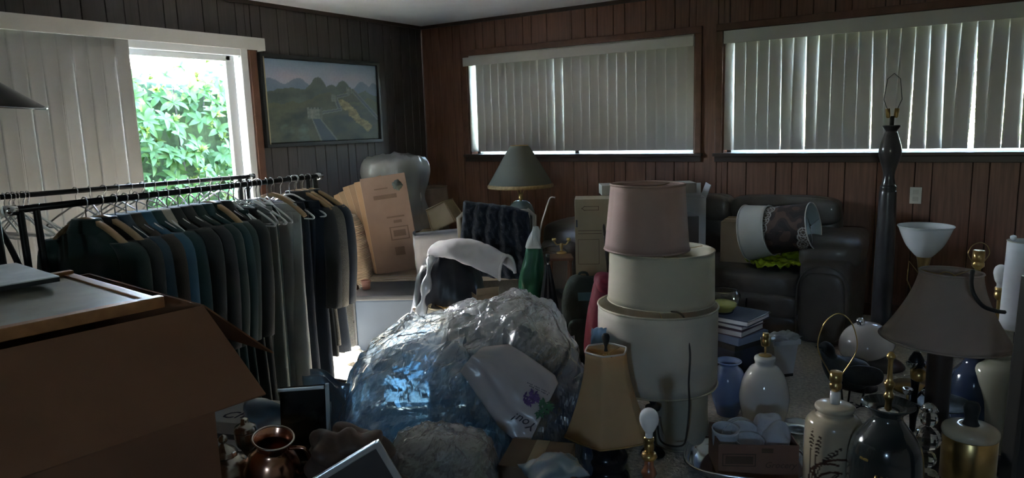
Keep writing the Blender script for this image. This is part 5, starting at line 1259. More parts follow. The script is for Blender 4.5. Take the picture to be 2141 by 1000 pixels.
# ================================================================== RIGHT: LAMPSHADE STACK, LAMPS, VASES
m_ivory = M('ivory_shade_cloth', (0.60, 0.55, 0.44), 0.8, var=0.04, transl=0.30, bump=0.15, bscale=220)
m_cream2 = M('warm_white_shade_cloth', (0.66, 0.61, 0.53), 0.8, var=0.04, transl=0.28, bump=0.15, bscale=220)
m_ivtrim = M('ivory_trim', (0.50, 0.44, 0.33), 0.7)
m_mauve = M('mauve_shade_silk', (0.42, 0.285, 0.255), 0.7, var=0.06, transl=0.22, bump=0.1, bscale=150)
base = atz(1418, 3.24, 0)
s0 = T('ivory_lampshade', 'short ivory drum lampshade on the carpet at the bottom of the shade stack', 'lampshade', base + Vector((0, 0, 0.004)), YAW)
shade(s0, 0.128, 0.132, 0.262, m_ivory, trim=m_ivtrim, tr=0.003, spider_drop=0.03)
b1 = atz(1372, 3.26, 0.268)
s1 = T('cream_drum_lampshade', 'widest cream drum lampshade, third from the top of the stack', 'lampshade', b1+Vector((0, 0, 0.006)), (0.0, 0.012, YAW))
shade(s1, 0.268, 0.272, 0.355, m_cream2, trim=m_ivtrim, tr=0.005)
b2 = atz(1381, 3.26, 0.636)
s2 = T('cream_drum_lampshade', 'cream drum lampshade second from the top, under the mauve one', 'lampshade', b2, (0.0, 0.018, YAW))
shade(s2, 0.236, 0.243, 0.235, m_ivory, trim=m_ivtrim, tr=0.003)
b3 = atz(1352, 3.20, 0.877)
s3 = T('mauve_lampshade', 'tapered mauve lampshade on the very top of the shade stack', 'lampshade', b3+Vector((0, 0, 0.003)), (0.0, 0.015, YAW+0.3))
shade(s3, 0.165, 0.190, 0.292, m_mauve, trim=m_mauve, tr=0.005, panels=8, pamp=0.02, seg=96)
lc = tube('extension_cable', [at(1395, 652, 3.04), at(1418, 654, 2.99), at(1432, 668, 2.965), at(1437, 700, 2.97), at(1443, 740, 2.97), at(1440, 800, 2.965), at(1441, 850, 2.97), at(1436, 905, 2.98), at(1428, 931, 2.99), at(1400, 932, 2.98), at(1380, 920, 2.97), at(1375, 890, 2.99)], 0.004, M('brown_cord', (0.05, 0.038, 0.03), 0.5), seg=8, smooth_path=6)
tag(lc, 'brown lamp cord hanging down the front of the lampshade stack', 'cord')
fk = T('turned_lamp', 'dark turned lamp base peeking out under the wide cream drum', 'lamp', atz(1365, 3.10, 0), YAW)
lathe('base', smoothprof([(0.0, 0), (0.05, 0), (0.045, 0.02), (0.012, 0.04), (0.012, 0.20), (0.03, 0.21), (0.032, 0.225), (0.012, 0.235), (0.018, 0.25), (0.0, 0.256)], 3), m_rubber, fk, seg=20)
tube('switch_key', [(0.012, 0, 0.16), (0.03, 0, 0.16)], 0.004, m_brass, fk)

# amber square-bell shade lamp
m_amber = M('amber_silk', (0.66, 0.45, 0.25), 0.65, var=0.06, transl=0.30, bump=0.1, bscale=150)
al = T('table_lamp', 'low lamp with an amber flared square shade right of the plastic heap', 'lamp', gnd(1268, 850, 2.86), YAW+0.25)
lathe('base', smoothprof([(0.0, 0), (0.085, 0), (0.09, 0.02), (0.07, 0.05), (0.085, 0.10), (0.05, 0.15), (0.012, 0.17)], 4)+[(0.012, 0.47), (0.0, 0.47)], M('black_ceramic', (0.012, 0.012, 0.014), 0.2), al)
shp = shade(al, 0.088, 0.180, 0.345, m_amber, trim=None, p=1.7, polygon=6, loc=(0, 0, 0.205), n=14, seg=72)
m_amt = M('amber_piping', (0.40, 0.25, 0.10), 0.7)
def polyring(r, z, n=72, sides=6):
    s = 2*PI/sides
    return [(r*((math.cos(s/2)/math.cos((a % s)-s/2))*0.75+0.25)*math.cos(a), r*((math.cos(s/2)/math.cos((a % s)-s/2))*0.75+0.25)*math.sin(a), z) for a in [2*PI*i/n for i in range(n)]]
tube('bottom_trim', polyring(0.180, 0), 0.004, m_amt, shp, closed=True, seg=6); tube('top_trim', polyring(0.088, 0.345), 0.004, m_wsh, shp, closed=True, seg=6)
lathe('finial', smoothprof([(0.008, 0.34), (0.006, 0.36), (0.013, 0.38), (0.016, 0.40), (0.010, 0.412), (0.0, 0.414)], 4), m_rubber, shp, seg=18)

# candlestick lamp with a bare bulb
m_turn = M('turned_redwood', (0.26, 0.10, 0.05), 0.3, var=0.25, stretch=(1, 1, 4), coat=0.3)
bl_ = T('candlestick_lamp', 'turned wooden lamp without a shade holding a bare white bulb', 'lamp', atz(1357, 2.32, 0), YAW)
pr = [(0.0, 0), (0.06, 0), (0.06, 0.015), (0.03, 0.03)]
for k in range(11): pr += [(0.020, 0.04+0.028*k), (0.026, 0.052+0.028*k), (0.020, 0.064+0.028*k)]
lathe('column', pr + [(0.015, 0.36), (0.015, 0.39), (0.0, 0.395)], m_turn, bl_, seg=28)
lathe('collar', [(0.022, 0.38), (0.026, 0.388), (0.022, 0.40), (0.014, 0.404)], m_brass, bl_, seg=24)
socket(bl_, 0.40, r=0.016, h=0.055); bulb(bl_, 0.453)

# tray with an open box of white china
m_tin = M('bright_tin', (0.72, 0.74, 0.78), 0.16, metal=1.0, var=0.05)
tp_ = atz(1556, 2.96, 0)
ty = T('metal_tray', 'shallow oval silver tray on the carpet beneath the box of china', 'tray', tp_, YAW-0.30)
def ov(rx, ry, z, n=56, p=0.62): return [(rx*sgnpow(math.cos(2*PI*i/n), p), ry*sgnpow(math.sin(2*PI*i/n), p), z) for i in range(n)]
def ovloft(name, rings, mat, parent, cap=True):
    n = len(rings[0]); V = [v for r_ in rings for v in r_]; Fc = []
    for k in range(len(rings)-1):
        for i in range(n): Fc.append((k*n+i, k*n+(i+1) % n, (k+1)*n+(i+1) % n, (k+1)*n+i))
    if cap: Fc.append(tuple(range(n-1, -1, -1))); Fc.append(tuple((len(rings)-1)*n+i for i in range(n)))
    return mk(name, V, Fc, mat, parent)
ovloft('dish', [ov(0.205, 0.15, 0.0), ov(0.225, 0.165, 0.02), ov(0.245, 0.185, 0.045), ov(0.24, 0.18, 0.046), ov(0.218, 0.158, 0.022), ov(0.20, 0.145, 0.005)], m_tin, ty)
tube('rim', ov(0.243, 0.183, 0.046), 0.006, m_tin, ty, closed=True)
m_pinkbox = M('pinkish_cardboard', (0.25, 0.135, 0.095), 0.8, var=0.1)
cx_ = T('carton', 'low open pinkish brown carton of white china standing on the tray', 'box', tp_ + Vector((0, 0, 0.0055)) + _r0*0.03, YAW-0.10)
carton(cx_, 0.315, 0.22, 0.145, m_pinkbox, m_cardin)
flat('print_frame', cx_, m_fade, [((0.13, 0.001, 0.004), (-0.075, -0.1105, 0.105)), ((0.13, 0.001, 0.004), (-0.075, -0.1105, 0.055)), ((0.004, 0.001, 0.054), (-0.14, -0.1105, 0.08)), ((0.004, 0.001, 0.054), (-0.012, -0.1105, 0.08)), ((0.11, 0.001, 0.034), (-0.075, -0.1108, 0.08))])
flat('print_block', cx_, m_fade, [((0.045, 0.001, 0.02), (0.035, -0.1105, 0.122))])
text('lettering', 'Grocery', 0.036, m_fade, cx_, (0.085, -0.1108, 0.06), (PI/2, 0, 0), ext=0.0003, shear=0.3)
m_china = M('white_china', (0.66, 0.66, 0.70), 0.22, var=0.03, coat=0.3)
CHN = [((-0.105, 0.03), 0.055, 0.13, 'tall white china bowl at the left end of the low carton'), ((-0.015, -0.01), 0.058, 0.10, 'wide white china bowl in the middle of the low carton')]
for (x, y), r_, h, lab in CHN:
    o = T('china_bowl', lab, 'bowl', cx_.location + _r0*x + Vector((-math.sin(YAW), math.cos(YAW), 0))*y + Vector((0, 0, 0.0055)), (0.12, 0.05, 0), 'white china in the low carton')
    pf = smoothprof([(0.0, 0.0), (r_*0.55, 0.0), (r_*0.75, h*0.3), (r_*0.95, h*0.8), (r_, h*1.25)], 4)
    lathe('body', pf + [(q-0.003, z) for q, z in pf[::-1][:-4]] + [(0, 0.006)], m_china, o, seg=40); ring('rim', r_-0.0015, h*1.25, 0.0025, m_china, o)
o = T('china_plates', 'white china plates stacked edge up in the low carton', 'plates', cx_.location + _r0*(-0.03) + Vector((-math.sin(YAW), math.cos(YAW), 0))*0.055 + Vector((0, 0, 0.0055)), YAW)
for k in range(3): lathe('plate', smoothprof([(0.0, 0), (0.05, 0.0), (0.085, 0.012), (0.083, 0.015), (0.05, 0.004), (0.0, 0.004)], 2), m_china, o, (0.0, 0.016*k-0.01, 0.088), (PI/2-0.25, 0, 0), seg=36)
for k, (x, y, sx_) in enumerate(((0.095, -0.02, 0.11), (0.085, 0.055, 0.12))):
    o = pillow('tissue_paper', (sx_, 0.10, 0.13), M('tissue_white', (0.62, 0.63, 0.70), 0.6, var=0.08, transl=0.15, bump=0.4, bscale=20), None, cx_.location + _r0*x + Vector((-math.sin(YAW), math.cos(YAW), 0))*y + Vector((0, 0, 0.115+0.02*k)), (0.2*k, 0.2, YAW), e1=0.8, e2=0.7, lump=0.5, ls=16, seed=k+4)
    tag(o, ('crumpled white tissue wad at the front right of the low carton', 'taller crumpled white tissue wad at the back right of the low carton')[k], 'tissue')

# white ceramic lamp base
m_wcer = M('white_glaze', (0.66, 0.63, 0.60), 0.10, var=0.03, coat=0.6)
wl2 = T('ceramic_lamp', 'plump white ceramic lamp base without a shade behind the box of china', 'lamp', atz(1596, 3.38, 0), YAW)
pw_ = smoothprof([(0.0, 0), (0.085, 0), (0.095, 0.02), (0.112, 0.10), (0.114, 0.15), (0.10, 0.22), (0.072, 0.275), (0.048, 0.295), (0.046, 0.308), (0.050, 0.322), (0.046, 0.335), (0.03, 0.340)], 5)
lathe('body', pw_ + [(0.0, 0.341)], m_wcer, wl2)
lathe('mount_disc', [(0.030, 0.339), (0.030, 0.345), (0.006, 0.35)], m_brass, wl2, seg=24)
tube('stem', [(0, 0, 0.34), (0, 0, 0.39)], 0.005, m_brass, wl2); socket(wl2, 0.385, r=0.015, h=0.065)
tube('saddle', [(-0.022, 0, 0.43), (-0.018, 0, 0.39), (0, 0, 0.386), (0.018, 0, 0.39), (0.022, 0, 0.43)], 0.002, m_brass, wl2, smooth_path=3)
# pale blue glass vase
bv = T('blue_vase', 'pale blue frosted glass vase left of the white ceramic lamp', 'vase', atz(1521, 3.50, 0), YAW)
m_bglass = M('pale_blue_glass', (0.30, 0.38, 0.62), 0.12, var=0.08, transl=0.3, coat=0.4)
pv = smoothprof([(0.0, 0), (0.045, 0), (0.055, 0.02), (0.078, 0.10), (0.085, 0.17), (0.07, 0.225), (0.046, 0.25), (0.045, 0.262), (0.062, 0.275)], 5)
lathe('body', pv + [(q-0.004, z) for q, z in pv[::-1][:-8]], m_bglass, bv); ring('rim', 0.060, 0.275, 0.004, m_bglass, bv)
# pile of books, frames and boxes right of the stack with a glass bowl
PB = atz(1527, 3.92, 0)
m_navy = M('navy_box', (0.03, 0.04, 0.075), 0.5); m_bluebook = M('pale_blue_box', (0.20, 0.26, 0.42), 0.45, var=0.08); m_violet = M('violet_binding', (0.10, 0.06, 0.09), 0.5); m_blackb = M('black_binding', (0.02, 0.02, 0.025), 0.4)
o = T('storage_box', 'dark blue box at the bottom of the pile beside the lampshade stack', 'box', PB, YAW+0.55)
box('body', (0.24, 0.26, 0.235), (0, 0, 0.1175), m_navy, o, bev=0.005); box('lid', (0.25, 0.27, 0.03), (0, 0, 0.2505), m_blackb, o, bev=0.004)
z = 0.2665
for (nm, lab, sz, mt, dx, rz) in (('flat_box', 'pale blue flat box on the dark blue box', (0.24, 0.28, 0.045), m_bluebook, 0.0, 0.60), ('book', 'large violet bound book on the pale blue box', (0.24, 0.30, 0.035), m_violet, -0.02, 0.75), ('book', 'thin book with pale page edges in the pile by the shade stack', (0.22, 0.30, 0.025), m_violet, -0.015, 0.70), ('photo_album', 'dark photo album with a bright silver edge under the glass bowl', (0.26, 0.32, 0.03), m_navy, 0.0, 0.78)):
    o = T(nm, lab, 'book' if nm != 'flat_box' else 'box', PB + _r0*dx + Vector((0, 0, z)), YAW+rz)
    w, d_, h = sz
    if nm == 'flat_box':
        box('body', (w, d_, h*0.7), (0, 0, h*0.35), mt, o, bev=0.003); box('lid', (w+0.01, d_+0.01, h*0.35), (0, 0, h*0.825), mt, o, bev=0.003)
    else:
        box('cover', (w, d_, 0.004), (0, 0, 0.002), mt, o, bev=0.001); box('cover', (w, d_, 0.004), (0, 0, h-0.002), mt, o, bev=0.001)
        box('pages', (w-0.012, d_-0.012, h-0.008), (0, 0, h/2), M('page_edges', (0.55, 0.54, 0.56), 0.6), o, bev=0.0)
        box('spine', (w, 0.005, h), (0, d_/2, h/2), mt, o, bev=0.001)
    if nm == 'photo_album':
        for sy in (-1,): box('silver_edge', (w, 0.004, 0.006), (0, sy*d_/2, h-0.002), m_tin, o, bev=0.001)
        box('silver_edge', (0.004, d_, 0.006), (w/2, 0, h-0.002), m_tin, o, bev=0.001)
    z += h+0.001
m_cglass = M('clear_glass', (0.95, 0.97, 0.97), 0.03, var=0.0, trans=1.0, ior=1.45)
gb_ = T('glass_bowl', 'clear glass bowl with yellow contents on the pile beside the shades', 'bowl', PB - _r0*0.05 + Vector((0, 0, z)), YAW)
pgb = smoothprof([(0.0, 0), (0.05, 0), (0.06, 0.02), (0.085, 0.06), (0.092, 0.10), (0.075, 0.125)], 4)
lathe('bowl', pgb + [(q-0.003, zz+0.002) for q, zz in pgb[::-1][:-4]] + [(0, 0.004)], m_cglass, gb_)
lathe('yellow_filling', smoothprof([(0.0, 0.008), (0.045, 0.008), (0.056, 0.022), (0.076, 0.05), (0.0, 0.056)], 3), M('yellow_wax', (0.50, 0.46, 0.12), 0.5), gb_)
# small white lidded bin wrapped in plastic in front of the sofa
sb = T('white_bin', 'small white lidded bin with clear plastic on its lid in front of the sofa', 'bin', atz(1628, 4.02, 0), YAW+0.2)
V = []; a_, b_, h = 0.055, 0.075, 0.19
box('foot_block', (0.12, 0.10, 0.02), (0, 0, 0.01), m_rubber, sb)
mk('body', [(-a_, -a_, 0.02), (a_, -a_, 0.02), (a_, a_, 0.02), (-a_, a_, 0.02), (-b_, -b_*0.85, h), (b_, -b_*0.85, h), (b_, b_*0.85, h), (-b_, b_*0.85, h)], [(3, 2, 1, 0), (4, 5, 6, 7), (0, 1, 5, 4), (1, 2, 6, 5), (2, 3, 7, 6), (3, 0, 4, 7)], m_wcard, sb, smooth=False)
box('lid', (0.175, 0.145, 0.03), (0, 0, 0.205), m_wcard, sb, bev=0.006)
sheet('plastic_film', lambda u, v: ((u-0.5)*0.20, (v-0.5)*0.16, 0.225+0.015*noise.noise(Vector((u*6, v*6, 3)))+0.03*max(0, u-0.7)), 20, 16, m_clear2, sb, thick=0.0)
pt_ = T('camera_tripod_head', 'small dark gadget with a brass lens on the carpet behind the white bin', 'gadget', atz(1586, 4.2, 0), YAW)
box('body', (0.08, 0.07, 0.20), (0, 0, 0.10), m_blackb, pt_, bev=0.01); lathe('lens', [(0.0, 0), (0.022, 0), (0.024, 0.02), (0.018, 0.022), (0, 0.015)], m_brass, pt_, (0, -0.035, 0.16), (PI/2, 0, 0), seg=20)
gp = T('glass_plate', 'clear glass plate flat on the carpet right of the white ceramic lamp', 'plate', atz(1667, 3.30, 0.001), 0)
lathe('plate', smoothprof([(0.0, 0), (0.05, 0), (0.09, 0.014), (0.088, 0.018), (0.05, 0.005), (0, 0.005)], 3), m_tin, gp, seg=40); ring('rim', 0.089, 0.017, 0.003, m_tin, gp)

# tall dark column lamp
m_dkcol = M('dark_bronze', (0.045, 0.042, 0.045), 0.28, var=0.25, metal=0.3, coat=0.3)
ctop = at(1862, 262, 3.9).z; k_ = S(3.9)
cl2 = T('column_lamp', 'tall dark column floor lamp without a shade in front of the right window', 'lamp', gnd(1861, 320, 3.9), YAW)
lathe('column', smoothprof([(0.0, 0), (0.13, 0), (0.12, 0.03), (0.07, 0.06), (0.055, 0.12), (0.052, 0.5), (0.045, ctop-0.42), (0.040, ctop-0.36), (0.042, ctop-0.34), (0.034, ctop-0.32), (0.030, ctop-0.26), (0.055, ctop-0.17), (0.056, ctop-0.12), (0.036, ctop-0.05), (0.030, ctop-0.03), (0.046, ctop-0.004), (0.040, ctop)], 5) + [(0.0, ctop)], m_dkcol, cl2, seg=40)
tube('stem', [(0, 0, ctop), (0, 0, ctop+0.05)], 0.012, m_rubber, cl2)
for k in range(2): lathe('candle_socket', [(0.008, 0), (0.012, 0.008), (0.012, 0.05), (0.009, 0.052), (0.0, 0.052)], m_brass, cl2, (0.02*(2*k-1), 0, ctop+0.04), (0, 0.12*(2*k-1), 0), seg=14)
tubes('harp', [([(-0.012, 0, ctop+0.05), (-0.05, 0, ctop+0.14), (-0.035, 0, ctop+0.25), (0, 0, ctop+0.28), (0.035, 0, ctop+0.25), (0.05, 0, ctop+0.14), (0.012, 0, ctop+0.05)], 0.002)], m_rubber, cl2)
# torchiere
m_opal = M('opal_glass', (0.70, 0.71, 0.72), 0.18, var=0.03, transl=0.35, coat=0.4)
tr_ = T('torchiere_lamp', 'floor lamp with an upturned white opal glass bowl beside the column lamp', 'lamp', gnd(1934, 500, 3.62), YAW)
zt = at(1936, 540, 3.6).z
lathe('base', [(0.0, 0), (0.12, 0), (0.12, 0.015), (0.02, 0.03), (0.012, 0.05)], m_brass, tr_); tube('pole', [(0, 0, 0.04), (0, 0, zt-0.09)], 0.011, m_brass, tr_)
lathe('socket_cup', smoothprof([(0.010, zt-0.10), (0.022, zt-0.08), (0.030, zt-0.02), (0.036, zt+0.004)], 3), m_brass, tr_, seg=24)
pb2 = smoothprof([(0.034, 0.0), (0.052, 0.018), (0.085, 0.06), (0.108, 0.11), (0.122, 0.148), (0.130, 0.160)], 5)
lathe('glass_bowl', pb2 + [(q-0.004, z_+0.001) for q, z_ in pb2[::-1]], m_opal, tr_, (0, 0, zt), closed=True)
ring('rim', 0.128, 0.161, 0.003, m_opal, tr_, (0, 0, zt))
tubes('bracket', [([(-0.02, 0, zt-0.09), (-0.075, 0, zt-0.02), (-0.08, 0, zt-0.12), (-0.045, 0, zt-0.20)], 0.003), ([(0.02, 0, zt-0.09), (0.06, 0, zt-0.05), (0.05, 0, zt-0.14)], 0.003)], m_brass, tr_)
# lamp with the large bell shade
m_bell = M('dusty_rose_silk', (0.33, 0.255, 0.225), 0.7, var=0.05, transl=0.18, bump=0.1, bscale=150)
be = T('table_lamp', 'lamp with a big dusty beige bell shade on a dark wooden post, far right', 'lamp', gnd(1972, 650, 2.66), YAW)
zb = at(1975, 712, 2.66).z; zt2 = at(1975, 566, 2.66).z
lathe('post', smoothprof([(0.0, 0), (0.10, 0), (0.095, 0.03), (0.05, 0.05), (0.042, 0.10), (0.042, zb+0.02), (0.03, zb+0.05), (0.012, zb+0.07)], 3)+[(0.012, zb+0.12), (0.0, zb+0.12)], M('dark_post_wood', (0.04, 0.026, 0.02), 0.4), be, seg=32)
socket(be, zb+0.10); harp(be, zb+0.12, zt2-zb-0.12)
bs_ = shade(be, 0.105, 0.222, zt2-zb, m_bell, trim=m_bell, p=1.55, panels=8, pamp=0.015, loc=(0.012, 0, zb), tr=0.004, seg=96, n=14, rot=(0.0, 0.03, 0))
m_blkcord = M('black_cord', (0.012, 0.012, 0.013), 0.5)
bc_ = tube('black_cable', [at(2034, 566, 2.42), at(2031, 590, 2.40), at(2036, 615, 2.38), at(2055, 640, 2.38), at(2080, 650, 2.39), at(2100, 653, 2.42)], 0.007, m_blkcord, seg=8, smooth_path=5)
tag(bc_, 'black cord looped over the big beige bell shade', 'cord')
# black bird figure with wire legs and a white dome lamp behind
m_iron = M('black_iron', (0.013, 0.016, 0.018), 0.45, var=0.3, scale=20, bump=0.3, bscale=30)
bi = T('bird_figure', 'black iron bird figure on thin legs standing on the carpet', 'figurine', atz(1775, 3.55, 0), YAW)
rings_ = [(-0.155, 0.30, 0.004), (-0.135, 0.275, 0.018), (-0.10, 0.235, 0.05), (-0.05, 0.19, 0.078), (0.0, 0.17, 0.085), (0.05, 0.165, 0.075), (0.09, 0.16, 0.05), (0.13, 0.165, 0.02), (0.16, 0.17, 0.004)]
V, Fc = tube_geo([(x, 0, z_) for x, z_, r_ in smoothprof(rings_, 4)], [max(0.002, r_) for x, z_, r_ in smoothprof(rings_, 4)], 18)
mk('body', V, Fc, m_iron, bi)
V, Fc = tube_geo(smoothprof([(-0.07, 0, 0.20), (-0.105, 0, 0.26), (-0.115, 0, 0.30), (-0.14, 0, 0.32), (-0.18, 0, 0.315)], 5), [0.05, 0.047, 0.044, 0.04, 0.037, 0.034, 0.031, 0.029, 0.028, 0.028, 0.028, 0.028, 0.028, 0.028, 0.027, 0.024, 0.018, 0.012, 0.008, 0.005, 0.002], 14)
mk('neck_and_head', V, Fc, m_iron, bi)
for (x, y, xe) in ((-0.06, -0.03, -0.045), (0.02, 0.03, 0.01), (0.07, -0.02, 0.05)):
    lg = tube('leg', [(x, y, 0.13), (xe, y, 0.006)], 0.005, m_iron, bi)
    tubes('foot', [([(xe, y, 0.006), (xe-0.03, y-0.015, 0.004)], 0.003), ([(xe, y, 0.006), (xe-0.01, y+0.03, 0.004)], 0.003), ([(xe, y, 0.006), (xe+0.025, y, 0.004)], 0.003)], m_iron, lg)
for s in (-1, 1): pillow('wing', (0.20, 0.03, 0.10), m_iron, bi, (0.03, s*0.07, 0.185), (0.15*s, 0.12, 0), e1=0.8, e2=0.8)
do = T('dome_lamp', 'silver dome lamp head tilted behind the black bird', 'lamp', atz(1800, 3.78, 0), YAW)
lathe('base', [(0.0, 0), (0.08, 0), (0.08, 0.015), (0.015, 0.025), (0.01, 0.03)], m_blackmetal, do); tube('arm', [(0, 0, 0.03), (-0.02, 0.02, 0.18), (0.0, 0, 0.26)], 0.008, m_chrome, do, smooth_path=4)
m_dome = M('pale_enamel', (0.48, 0.44, 0.42), 0.18, var=0.05, coat=0.6)
pd_ = smoothprof([(0.018, 0.10), (0.05, 0.09), (0.10, 0.055), (0.13, 0.01), (0.137, -0.04)], 4)
dm = lathe('dome', pd_ + [(q-0.003, z_-0.002) for q, z_ in pd_[::-1]], m_dome, do, (0.01, 0, 0.265), (0.15, -0.35, 0), closed=True)
lathe('cap', smoothprof([(0.02, 0.095), (0.02, 0.13), (0.008, 0.14), (0, 0.142)], 3), m_chrome, dm, seg=20)
# wheat lamp
m_stone = M('beige_stoneware', (1.0, 0.98, 0.95), 0.18, var=0.08, scale=6, attr='paint', coat=0.5)
wh = T('wheat_lamp', 'beige stoneware lamp base painted with brown wheat ears in the front right', 'lamp', gnd(1742, 920, 2.52), YAW-0.43)
pf = smoothprof([(0.0, 0), (0.085, 0), (0.092, 0.02), (0.097, 0.10), (0.098, 0.25), (0.096, 0.36), (0.080, 0.392), (0.062, 0.40), (0.060, 0.412), (0.066, 0.425), (0.060, 0.437), (0.03, 0.442)], 8)
body = lathe('body', pf + [(0.0, 0.443)], m_stone, wh, seg=110)
bm = bmesh.new(); bm.from_mesh(body.data)
for _ in range(1):
    bmesh.ops.subdivide_edges(bm, edges=[e for e in bm.edges if abs(e.verts[0].co.z-e.verts[1].co.z) > 0.006], cuts=5)
bm.to_mesh(body.data); bm.free()
EARS = [((-0.080, 0.285), (-0.076, 0.365), 0.013), ((-0.056, 0.27), (-0.044, 0.355), 0.013), ((-0.030, 0.262), (0.034, 0.322), 0.013), ((-0.010, 0.185), (0.022, 0.225), 0.012), ((0.050, 0.215), (0.085, 0.27), 0.012)]
STEMS = [((-0.084, 0.10), (-0.079, 0.29)), ((-0.066, 0.10), (-0.056, 0.27)), ((-0.07, 0.15), (-0.030, 0.262))]
ARCS = [(0.000, 0.170, 0.085), (0.012, 0.160, 0.066), (0.03, 0.175, 0.10)]
def wheat(co):
    a = math.atan2(co.x, -co.y)   # zero faces the viewer
    x, z_ = a*0.098, co.z; base_ = Vector((0.40, 0.335, 0.245)); q = noise.noise(Vector((x*8, z_*8, 2)))
    base_ = base_*(1+0.12*q)
    if z_ > 0.41: base_ = Vector((0.45, 0.39, 0.30))
    dark = Vector((0.045, 0.028, 0.022))
    if abs(a) > 1.6: return tuple(base_)
    for (p0, p1, w) in EARS:
        d, t = segd(x, z_, *p0, *p1); w2 = w*math.sin(PI*(0.12+0.85*t))*0.75
        if d < w2 and 0 < t < 1 and (math.sin(t*38+d*260) > -0.25): return tuple(dark)
    for (p0, p1) in STEMS:
        if segd(x, z_, *p0, *p1)[0] < 0.0028: return tuple(dark)
    for (cx2, cz2, r_) in ARCS:
        d = abs(math.hypot(x-cx2, (z_-cz2))-r_)
        if d < 0.004 and x < cx2+0.02 and z_ > cz2-0.04: return tuple(Vector((0.07, 0.03, 0.02)))
    return tuple(base_)
paint(body, wheat)
lathe('neck_sleeve', [(0.017, 0.44), (0.017, 0.485), (0.0, 0.486)], m_wcer, wh, seg=20)
socket(wh, 0.484, r=0.021, h=0.075); harp(wh, 0.53, 0.24, 0.062, rot=0.2)
# dark vase lamp
m_dvase = M('dark_green_glaze', (0.022, 0.026, 0.026), 0.16, var=0.4, scale=4, coat=0.5)
dv = T('dark_vase_lamp', 'dark glazed vase lamp with a wide lip and gold strokes and a painted glint in the front right', 'lamp', gnd(1853, 920, 2.32), YAW-0.49)
pv2 = smoothprof([(0.0, 0), (0.075, 0), (0.085, 0.03), (0.11, 0.18), (0.114, 0.30), (0.10, 0.385), (0.062, 0.44), (0.046, 0.465), (0.05, 0.485), (0.082, 0.512)], 6)
lathe('body', pv2 + [(0.080, 0.516), (0.04, 0.487), (0.0, 0.486)], m_dvase, dv)
lathe('mount_disc', [(0.034, 0.486), (0.034, 0.494), (0.01, 0.498)], m_tin, dv, seg=24)
lathe('brass_column', smoothprof([(0.012, 0.49), (0.010, 0.52), (0.016, 0.54), (0.010, 0.56), (0.017, 0.585), (0.009, 0.60), (0.008, 0.66), (0.014, 0.675), (0.006, 0.69)], 4)+[(0, 0.692)], m_brass, dv, seg=20)
m_goldp = M('gold_stroke_and_glint', (0.40, 0.27, 0.08), 0.35, metal=0.7, var=0.4, scale=40)
for k, an in enumerate((-0.22, -0.08, 0.06)):
    r_ = 0.1145; tube('gold_stroke', [(r_*math.sin(an), -r_*math.cos(an), 0.20), (r_*math.sin(an), -r_*math.cos(an)-0.0005, 0.31)], 0.0035, m_goldp, dv)
sheet('gold_glint_patch', lambda u, v: ((0.1095-0.016*v)*math.sin(-0.75+0.28*u), -(0.1095-0.016*v)*math.cos(-0.75+0.28*u), 0.345+0.045*v), 8, 6, m_goldp, dv, thick=0.003)  # gold reflection on the glaze, put in as a coloured patch
# gold banded lamp
gl_ = T('gold_band_lamp', 'squat lamp base with a broad gold band and cream shoulders at the lower right', 'lamp', gnd(2025, 950, 2.5), YAW)
lathe('foot', smoothprof([(0.0, 0), (0.07, 0), (0.065, 0.02), (0.04, 0.05), (0.04, 0.13), (0.06, 0.15)], 3)+[(0.0, 0.15)], m_rubber, gl_)
lathe('gold_band', [(0.0, 0.15), (0.082, 0.15), (0.086, 0.155), (0.086, 0.315), (0.082, 0.32), (0.0, 0.32)], m_brass, gl_)
lathe('shoulder', smoothprof([(0.086, 0.318), (0.090, 0.335), (0.080, 0.352), (0.045, 0.36), (0.03, 0.36)], 3)+[(0.0, 0.36)], M('cream_glaze', (0.50, 0.44, 0.33), 0.15, coat=0.5), gl_)
lathe('neck', smoothprof([(0.028, 0.358), (0.02, 0.38), (0.026, 0.42), (0.02, 0.44)], 3)+[(0.0, 0.44)], m_rubber, gl_, seg=20)
# pale urn
m_urn = M('pale_green_glaze', (0.40, 0.40, 0.32), 0.15, var=0.2, scale=5, stretch=(1, 1, 0.4), col2=(0.52, 0.48, 0.38), coat=0.5)
ur = T('pale_urn', 'tall pale green and cream glazed urn at the right edge, behind the gold band lamp', 'urn', gnd(2088, 790, 3.0), YAW)
pu = smoothprof([(0.0, 0.0), (0.075, 0.0), (0.08, 0.012), (0.072, 0.02), (0.085, 0.10), (0.105, 0.24), (0.112, 0.33), (0.095, 0.385), (0.06, 0.405), (0.05, 0.415), (0.072, 0.43), (0.095, 0.445)], 6)
lathe('body', pu + [(0.09, 0.449), (0.045, 0.418), (0.04, 0.39), (0.0, 0.388)], m_urn, ur)
ring('gold_foot', 0.079, 0.006, 0.005, m_brass, ur)
